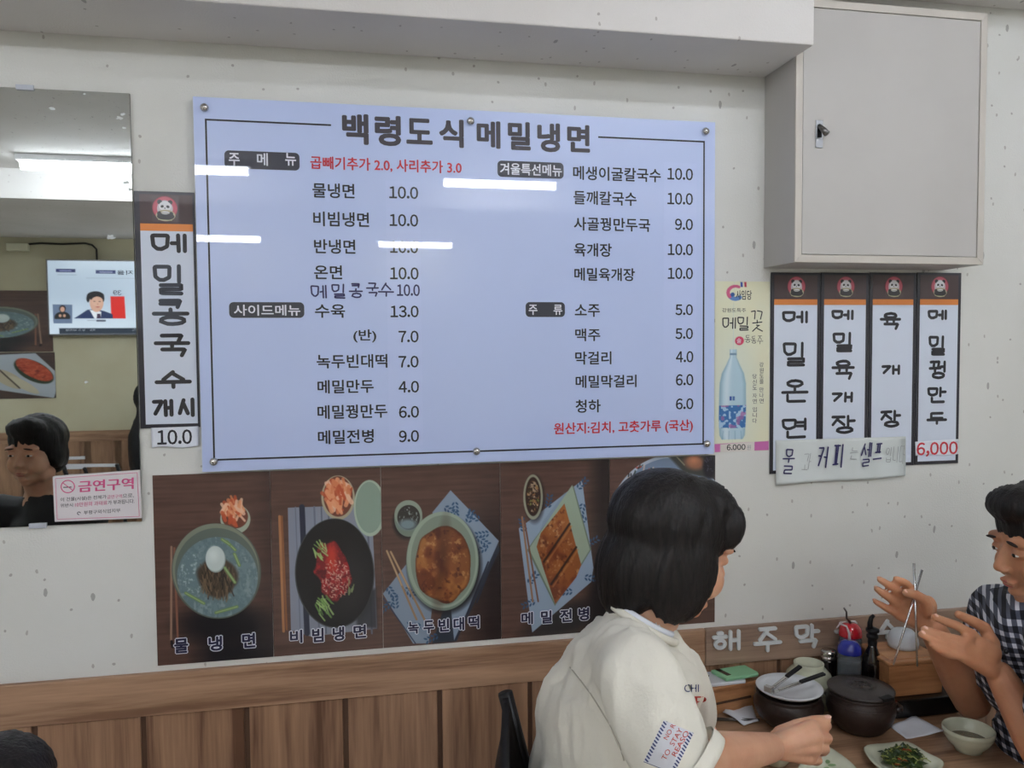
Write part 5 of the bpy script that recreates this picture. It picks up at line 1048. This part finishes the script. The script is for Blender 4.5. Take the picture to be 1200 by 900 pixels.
# far hand rests on the table edge, hidden by the near arm
cap(bm, wrF, .023, Q(905, 935, -.43), .020); 
for k in range(4): chain(bm, [Q(905, 928+k*6, -.43), Q(935, 930+k*7, -.43), Q(955, 938+k*6, -.43)], [.009, .008, .0065])
bodyw = remesh('body', bm, .0029, 3, 'skin', wm)
facebits(XH, bodyw)
nailon(fi[0][0]*0+hq(970, 842.5, .0), hq(954, 845, .004), (0, -.4, 1), bodyw, .0056)
hairmesh('hair', [((0, -.022, .040), (.092, .108, .092)), ((0, .030, .085), (.070, .062, .045)), ((.066, -.010, -.030), (.030, .062, .085)), ((-.066, -.010, -.030), (.030, .062, .085)), ((0, -.065, -.040), (.078, .058, .090)), ((0, -.070, -.085), (.060, .040, .050)),
    ((.045, .068, .062), (.034, .022, .040)), ((-.045, .068, .062), (.034, .022, .040))], XH, bodyw)
# shirt
bm = bmesh.new()
ico(bm, Q(728, 800, -.50), (.105, .165, .105)); ico(bm, Q(708, 850, -.50), (.112, .165, .13)); ico(bm, Q(703, 930, -.50), (.118, .17, .15)); ico(bm, Q(700, 1030, -.50), (.125, .17, .15))
ico(bm, Q(752, 790, -.50), (.085, .15, .08)); cap(bm, Q(744, 738, -.50), .060, Q(735, 775, -.50), .088)
cap(bm, Q(735, 772, -.50), .07, Q(738, 782, -.63), .062); cap(bm, Q(755, 765, -.50), .065, Q(776, 770, -.37), .055)
slN0, slN1 = Q(745, 790, -.655), Q(790, 886, -.725); chain(bm, [slN0, slN0.lerp(slN1, .5), slN1], [.062, .066, .064])
slF0, slF1 = Q(780, 775, -.35), Q(815, 832, -.305); chain(bm, [slF0, slF0.lerp(slF1, .5), slF1], [.055, .058, .052])
shirt = remesh('t_shirt', bm, .006, 9, 'shirt', wm, .5, folds(3, .017, (15, 12, 5)))
def cut(o, pt, nrm):                       # trim a garment at a hem
    bm = bmesh.new(); bm.from_mesh(o.data); bmesh.ops.bisect_plane(bm, geom=bm.verts[:]+bm.edges[:]+bm.faces[:], plane_co=pt, plane_no=nrm, clear_outer=False); return bm
def hem(o, p, d, rad):
    """open the sleeve end beyond the plane through p with direction d, within rad"""
    bm = bmesh.new(); bm.from_mesh(o.data); d = d.normalized()
    dead = [f for f in bm.faces if (f.calc_center_median()-p).dot(d) > 0 and (f.calc_center_median()-p).length < rad]
    bmesh.ops.delete(bm, geom=dead, context='FACES'); bm.to_mesh(o.data); bm.free()
dN = (Q(828, 884, -.70)-Q(790, 880, -.735)); hem(shirt, slN1+(slN1-slN0).normalized()*.035+Vector((.01, 0, 0)), (slN1-slN0).normalized()+Vector((.7, .15, 0)), .10)
hem(shirt, slF1+(slF1-slF0).normalized()*.030, slF1-slF0, .075); hem(shirt, Q(762, 722, -.49), Vector((.45, 0, 1)), .07)
md = shirt.modifiers.new('s', 'SOLIDIFY'); md.thickness = .0025; md.offset = -1
bm = bmesh.new(); nc = Q(752, 730, -.492); nx = Vector((.85, 0, -.5)).normalized(); tube(bm, [nc+nx*(.062*math.cos(a))+Vector((0, .068*math.sin(a), 0))+Vector((0, 0, .004)) for a in [2*PI*k/28 for k in range(28)]], .0065, 10, True); obj('collar', bm, 'shirt', shirt, True)
bm = bmesh.new(); tube(bm, [nc+Vector((0, 0, .012))+nx*(.054*math.cos(a))+Vector((0, .058*math.sin(a), 0)) for a in [2*PI*k/28 for k in range(28)]], .006, 8, True); obj('undershirt', bm, 'undershirt', wm, True)
def cuff(c, d, rad, ln):
    q = d.normalized().to_track_quat('Z', 'Y').to_matrix().to_4x4(); bm = bmesh.new(); lathe(bm, [(rad, 0), (rad+.0012, ln*.5), (rad, ln), (rad-.0035, ln), (rad-.0035, 0)], (0, 0, 0), 40, Matrix.Translation(c) @ q)
    n0 = [v.co.copy() for v in bm.verts]
    bmesh.ops.recalc_face_normals(bm, faces=bm.faces[:]); return obj('sleeve_hem', bm, 'shirt', shirt, True)
cuff(slN1+(slN1-slN0).normalized()*.012+Vector((.006, 0, 0)), (slN1-slN0).normalized()+Vector((.55, .12, 0)), .0655, .020)
# prints on the sleeves: laid on the cloth along the surface
def bvh_of(o):
    dg = bpy.context.evaluated_depsgraph_get(); dg.update(); return BVHTree.FromObject(o, dg)
bv = bvh_of(shirt)
def lay(px, py, off=.0012):
    h = bv.ray_cast(CAM, ray(px, py).normalized())
    if h[0] is None: return None
    return h[0]-ray(px, py).normalized()*off
def layquad(name, quad, n, m_, col, w_=None):
    cv = Canvas([(0, 0), (100, 0), (100, 60), (0, 60)], n, int(n*.7), col)
    if w_: w_(cv)
    V = []; last = None
    for j in range(cv.h):
        for i in range(cv.w):
            s, t = i/(cv.w-1), j/(cv.h-1); q = [(quad[0][k]*(1-s)+quad[1][k]*s)*(1-t)+(quad[3][k]*(1-s)+quad[2][k]*s)*t for k in (0, 1)]
            p = lay(*q) or last or Q(q[0], q[1], -.78); V.append(p); last = p
    return link(name, cv.tomesh(name, [tuple(v) for v in V]), 'paint_cloth', shirt, True)
M['paint_cloth'] = paintmat('cloth_print', .9, 0)
def patchw(cv):
    for k in range(15): cv.line((k*7.4, 1), (k*7.4-3, 6.5), 3.0, (30, 40, 100)); cv.line((k*7.4, 53.5), (k*7.4-3, 59), 3.0, (30, 40, 100))
    cv.mix((cv.X < 1.5)*1.0, (40, 50, 104))
layquad('sleeve_patch', [(754, 893), (778, 844), (813, 859), (790, 907)], 110, 'paint', (218, 220, 226), patchw)
def laytext(s, p0, p1, h, m_, bold=.03, par=None):
    """baseline from p0 to p1 in the picture, letters h high to the left of it"""
    V, Fc = glyphs(s, 0); lo, hi = V.min(0), V.max(0); dx_, dy_ = p1[0]-p0[0], p1[1]-p0[1]; l = math.hypot(dx_, dy_); nx_, ny_ = dy_/l, -dx_/l; bm = bmesh.new(); vs = []
    for v in V:
        u_, w_ = (v-lo)/(hi-lo); q = (p0[0]+dx_*u_+nx_*h*w_, p0[1]+dy_*u_+ny_*h*w_); p = lay(*q, .0024) or Q(*q, -.75); vs.append(bm.verts.new(p))
    for f in Fc:
        try: bm.faces.new([vs[i] for i in f])
        except ValueError: pass
    obj('sleeve_lettering', bm, m_, shirt)
M['seam'] = mat('seam_thread', (186, 180, 164), .9); M['clothred'] = mat('cloth_red', (190, 60, 44), .9); M['clothnavy'] = mat('cloth_navy', (34, 48, 104), .9)
laytext('NO R', (782, 867.5), (792, 850), 5.5, 'clothred'); laytext('TO  STAY', (780, 891.5), (800.5, 855.5), 6, 'clothred'); laytext('REASO', (792, 887), (808, 858.5), 6, 'clothred')
bvs = bv
laytext('CHI', (802, 811), (819, 811), 9, 'clothnavy', .07); laytext('P', (814, 829), (828, 829), 13, 'clothred', .08)
for pl in (((668, 782), (680, 797), (692, 813), (704, 832), (715, 850), (726, 872), (733, 898)),):
    pts = []
    for a_, b_ in zip(pl, pl[1:]):
        for k in range(4): q = lay(a_[0]+(b_[0]-a_[0])*k/4, a_[1]+(b_[1]-a_[1])*k/4, .0006); pts += [q] if q else []
    bm = bmesh.new(); tube(bm, pts, .0011, 6); obj('seam', bm, 'seam', shirt, True)
# trousers and shoes
bm = bmesh.new(); hipc = Vector((Q(702, 950, -.5).x+.02, -.5, .585)); ico(bm, hipc, (.14, .17, .12))
for s in (-1, 1):
    hp = hipc+Vector((0, s*.09, -.035)); kp = hp+Vector((.36, 0, -.01)); fp = kp+Vector((.02, 0, -.46)); chain(bm, [hp, kp, fp], [.085, .062, .045])
remesh('trousers', bm, .012, 3, 'denim', wm)
for s in (-1, 1):
    bm = bmesh.new(); ico(bm, (hipc.x+.43, -.5+s*.09, .045), (.12, .042, .044)); obj('shoe', bm, 'white', wm, True)

# ---------------- the man in the plaid shirt --------------------------------------------
YC = -.42
mn = thing('person', 'person in a black and white plaid shirt holding steel chopsticks between open hands', 'person', (P(1240, 850, YC).x+.05, YC, 0))
XM = HM(Q(1228, 636, YC+.02), PI/2-.18, .22, 0, 1.02)
bm = bmesh.new(); headprims(bm, XM, False)
nb, nt_ = Q(1252, 738, YC), Q(1240, 700, YC); cap(bm, nb, .058, nt_, .054)
chm = Q(1262, 840, YC); cap(bm, chm, .095, nb-Vector((0, 0, .04)), .07); cap(bm, chm-Vector((-.07, 0, .20)), .10, chm, .095)
sA, sB = Q(1172, 720, -.26), Q(1262, 745, -.60); cap(bm, nb-Vector((0, 0, .075)), .05, sA, .045); cap(bm, nb-Vector((0, 0, .075)), .05, sB, .045)
eA, wA = Q(1139, 822, -.255), Q(1093, 737, -.30); chain(bm, [sA, sA.lerp(eA, .5), eA], [.052, .047, .036]); chain(bm, [eA, eA.lerp(wA, .3), wA], [.038, .039, .0265])
eB, wB = Q(1236, 905, -.56), Q(1172, 791, -.455); chain(bm, [sB, sB.lerp(eB, .5), eB], [.052, .047, .038]); chain(bm, [eB, eB.lerp(wB, .35), wB], [.038, .039, .0262])
def ha(x, y, dy=0): return Q(x, y, -.30+dy)
knA = [ha(1073, 697, -.008), ha(1060, 700, -.002), ha(1054, 709, .004), ha(1053, 720, .008)]
fiA = [[ha(1062, 684, -.016), ha(1056, 681, -.018), ha(1050, 678.5, -.016)], [ha(1048, 689, -.012), ha(1039, 684, -.014), ha(1031, 679, -.010)], [ha(1042, 700, -.004), ha(1034, 695, -.006), ha(1027.5, 690, -.004)], [ha(1041, 714, .004), ha(1033, 709, .002), ha(1026, 705, .002)]]
hand(bm, wA, .030, knA, fiA, [ha(1087, 716, -.022), ha(1084, 704, -.030), ha(1073, 697, -.034), ha(1061, 694.5, -.032)], [(ha(1075, 713, .004), (.032, .018, .030)), (ha(1084, 722, .002), (.026, .020, .028)), (ha(1086, 712, -.010), (.022, .016, .026))])
def hb(x, y, dy=0): return Q(x, y, -.455+dy)
knB = [hb(1138, 743, .004), hb(1130, 752, -.004), hb(1124, 760, -.012), hb(1127, 768, -.018)]
fiB = [[hb(1121, 733, .006), hb(1107, 728, .006), hb(1095, 723, .004)], [hb(1110, 747, -.002), hb(1096, 742, -.004), hb(1083, 737.5, -.004)], [hb(1105, 755, -.012), hb(1092, 749, -.014), hb(1080, 743, -.012)], [hb(1112, 767, -.020), hb(1101, 762, -.022), hb(1092, 756, -.020)]]
hand(bm, wB, .030, knB, fiB, [hb(1163, 755, .018), hb(1154, 736, .022), hb(1138, 727, .022), hb(1123, 720, .020)], [(hb(1146, 760, .000), (.030, .018, .022)), (hb(1156, 766, .000), (.030, .020, .026)), (hb(1160, 757, .010), (.020, .016, .024))])
bodym = remesh('body', bm, .0032, 3, 'skinm', mn)
facebits(XM, bodym)
for tip, pv in ((fiA[1][2], fiA[1][1]), (fiA[2][2], fiA[2][1]), (fiA[3][2], fiA[3][1])): nailon(tip, pv, (0, .9, .5), bodym, .0046)
nailon(ha(1061, 694.5, -.032), ha(1073, 697, -.034), (0, -.6, .8), bodym, .0052)
for tip, pv in ((fiB[0][2], fiB[0][1]), (fiB[1][2], fiB[1][1]), (fiB[2][2], fiB[2][1])): nailon(tip, pv, (0, -.5, .8), bodym, .0046)
hairmesh('hair', [((0, -.020, .046), (.086, .103, .086)), ((0, .045, .090), (.064, .050, .036)), ((.060, -.02, .0), (.028, .060, .05)), ((-.060, -.02, .0), (.028, .060, .05)), ((0, -.075, -.015), (.060, .036, .06))], XM, bodym)
bm = bmesh.new()
ico(bm, Q(1246, 800, YC), (.135, .19, .13)); ico(bm, Q(1268, 880, YC), (.135, .18, .17)); ico(bm, Q(1335, 985, YC), (.14, .18, .16)); ico(bm, Q(1238, 762, YC), (.115, .18, .085)); cap(bm, Q(1246, 726, YC), .070, Q(1246, 755, YC), .10)
cap(bm, Q(1215, 755, YC), .085, sA+Vector((0, 0, .005)), .066); cap(bm, Q(1245, 765, YC), .085, sB, .066)
sleA = sA.lerp(eA, .62); chain(bm, [sA, sleA], [.066, .064]); sleB = sB.lerp(eB, .6); chain(bm, [sB, sleB], [.066, .064])
ps = remesh('plaid_shirt', bm, .006, 6, 'plaid', mn, .5, folds(8, .008, (12, 10, 6)))
hem(ps, sleA+(eA-sA).normalized()*.028, eA-sA, .085); hem(ps, sleB+(eB-sB).normalized()*.028, eB-sB, .085)
md = ps.modifiers.new('s', 'SOLIDIFY'); md.thickness = .002; md.offset = -1
bm = bmesh.new(); nc = Q(1246, 714, YC)
for s in (-1, 1): prism(bm, [nc+Vector((-.075, s*.010, -.030)), nc+Vector((-.055, s*.055, .012)), nc+Vector((.02, s*.070, .030)), nc+Vector((.01, s*.080, -.006)), nc+Vector((-.080, s*.055, -.040))], Vector((0, 0, .003)))
obj('shirt_collar', bm, 'plaid', ps)
bvp = BVHTree.FromObject(ps, (bpy.context.evaluated_depsgraph_get()))
for k in range(4):
    h = bvp.ray_cast(Vector((nc.x-.5, YC-.01, nc.z-.07-.075*k)), Vector((1, 0, 0)))
    if h[0]: bm = bmesh.new(); ico(bm, h[0], .005); obj('button', bm, 'blackpl', ps, True)
bm = bmesh.new(); hipm = Vector((nb.x+.10, YC, .585)); ico(bm, hipm, (.14, .17, .12))
for s in (-1, 1):
    hp = hipm+Vector((0, s*.09, -.035)); kp = hp+Vector((-.36, 0, -.01)); fp = kp+Vector((-.02, 0, -.46)); chain(bm, [hp, kp, fp], [.085, .064, .047])
remesh('trousers', bm, .012, 3, 'denim', mn)
for s in (-1, 1): bm = bmesh.new(); ico(bm, (hipm.x-.43, YC+s*.09, .045), (.12, .042, .044)); obj('shoe', bm, 'blackpl', mn, True)
# the two chopsticks held in his raised hand
for a, b, da, db, l in (((1071, 660), (1075, 781), -.012, -.052, 'steel chopstick held upright in the raised hand, the longer hanging one'), ((1080.5, 668), (1047, 779), -.008, -.056, 'steel chopstick slanting down to the left from the raised hand')):
    A_, B_ = ha(*a, da), ha(*b, db); bm = bmesh.new(); tube(bm, [A_, A_.lerp(B_, .5), B_], [.0027, .0023, .0017], 10); tag(obj('chopstick', bm, 'steel', None, True), l, 'chopstick')

# ---------------- diners seen in the mirror ---------------------------------------------
def diner(hc, yaw, pitch, label, top, skinm_, extra=None):
    t = thing('person', label, 'person', (hc.x, hc.y, 0)); X = HM(hc, yaw, pitch); fd = Vector((-math.sin(yaw), math.cos(yaw), 0)); sd = Vector((fd.y, -fd.x, 0))
    bm = bmesh.new(); headprims(bm, X); nb = hc+Vector((0, 0, -.17))-fd*.04; cap(bm, nb, .055, hc+Vector((0, 0, -.08)), .052); c0 = nb+Vector((0, 0, -.14))
    cap(bm, c0, .10, nb, .07)
    arms = []
    for s in (-1, 1):
        sh_ = nb+sd*s*.17+Vector((0, 0, -.05)); el = sh_+fd*.12+Vector((0, 0, -.24)); wr = el+fd*.20-sd*s*.06+Vector((0, 0, .03)); chain(bm, [sh_, el, wr], [.046, .037, .025]); arms.append((sh_, el, wr))
        k0 = wr+fd*.05; cap(bm, wr, .024, k0, .024)
        for k in range(4):
            b_ = k0+sd*(k-1.5)*.016; chain(bm, [b_, b_+fd*.03+Vector((0, 0, .003)), b_+fd*.052-Vector((0, 0, .008))], [.0095, .0085, .007])
        chain(bm, [wr+sd*-s*.02+fd*.01, wr+sd*-s*.04+fd*.045], [.012, .009])
    bd = remesh('body', bm, .005, 3, skinm_, t); facebits(X, bd)
    hairmesh('hair', [((0, -.022, .042), (.088, .104, .088)), ((0, .040, .088), (.066, .052, .038)), ((.062, -.02, -.01), (.026, .055, .055)), ((-.062, -.02, -.01), (.026, .055, .055)), ((0, -.070, -.03), (.068, .045, .07))], X, bd, vox=.008)
    bm = bmesh.new(); cap(bm, c0-Vector((0, 0, .28)), .135, c0, .13); cap(bm, c0, .13, nb-Vector((0, 0, .02)), .078)
    for sh_, el, wr in arms: cap(bm, nb-Vector((0, 0, .08)), .08, sh_, .062); chain(bm, [sh_, el, el.lerp(wr, .8)], [.062, .055, .040])
    remesh('jacket', bm, .009, 5, top, t, .5, folds(2, .007)); hp0 = Vector((hc.x, hc.y, .59))-fd*.05
    bm = bmesh.new(); ico(bm, hp0, (.15, .15, .12))
    for s in (-1, 1):
        hp = hp0+sd*s*.09-Vector((0, 0, .035)); kp = hp+fd*.38; fp = kp+Vector((0, 0, -.47)); chain(bm, [hp, kp, fp], [.085, .062, .045])
        b2 = bmesh.new(); ico(b2, fp+fd*.05-Vector((0, 0, .035)), (.06, .06, .04)); obj('shoe', b2, 'blackpl', t, True)
    remesh('trousers', bm, .014, 3, 'denim', t); return t, X, bd
hq3 = P(-68, 992, -.74)
t3, X3, b3 = diner(hq3, -PI/2+.5, .35, 'person with short black hair in the foreground, only the crown showing at the lower left', 'jacket', 'skin')
c = X3 @ Vector((.078, -.02, .05)); bm = bmesh.new(); ico(bm, c+Vector((.012, -.004, 0)), .0045); obj('hair_pin', bm, 'white', b3, True)
h2_ = P(44, 528, 1.30); h2_ = Vector((h2_.x, -1.30, h2_.z))
diner(h2_, .25, .1, 'person in black facing the mirror, seen only as a reflection at the left', 'jacket', 'skin')

# ---------------- chairs
Fp = P(592, 812, -.33); aa = -math.atan2(Fp.x, Fp.y-CAM.y); ro = Matrix.Rotation(aa, 3, 'Z') @ Vector((-.285, .185, 0)); chair(Fp.x-ro.x, Fp.y-ro.y, aa, 'black curved back dining chair behind the person in cream', top=Fp.z, lean=.085)
chair(hipm.x+.02, YC, PI, 'black dining chair under the person in plaid')
chair(h2_.x, h2_.y-.05, PI/2+.25, 'black dining chair under the person reflected in the mirror')
chair(hq3.x, hq3.y, .5, 'black dining chair under the person at the lower left')
for k, (a, b) in enumerate(((94, 545), (124, 540))):
    q = MR(a, b, -4.6+.45*k-.5); chair(q.x+.1*k, q.y+.2, PI/2+PI+.2*k, 'black chair with pale slats seen low in the mirror, '+('left' if k == 0 else 'right')+' of the two', True, 'slatted chairs seen in the mirror', top=q.z+.04)
# dark coat on a stand at the right edge of the mirror
q = MR(160, 440, -5.2); ct = thing('coat_stand', 'black coat on a stand at the right edge of the mirror', 'coat stand', (q.x+.06, q.y, 0))
bm = bmesh.new(); tube(bm, [(q.x+.06, q.y, .02), (q.x+.06, q.y, 1.45)], .014, 8); obj('pole', bm, 'blackpl', ct); L_('base', [(0, 0), (.16, 0), (.16, .015), (0, .02)], (q.x+.06, q.y, 0), 'blackpl', ct)
bm = bmesh.new(); ico(bm, (q.x+.06, q.y, 1.20), (.10, .09, .13)); ico(bm, (q.x+.08, q.y, .78), (.17, .13, .34)); cap(bm, (q.x+.06, q.y, 1.15), .07, (q.x+.08, q.y, .9), .12); remesh('coat', bm, .014, 4, 'jacket', ct, .5, folds(5, .02))
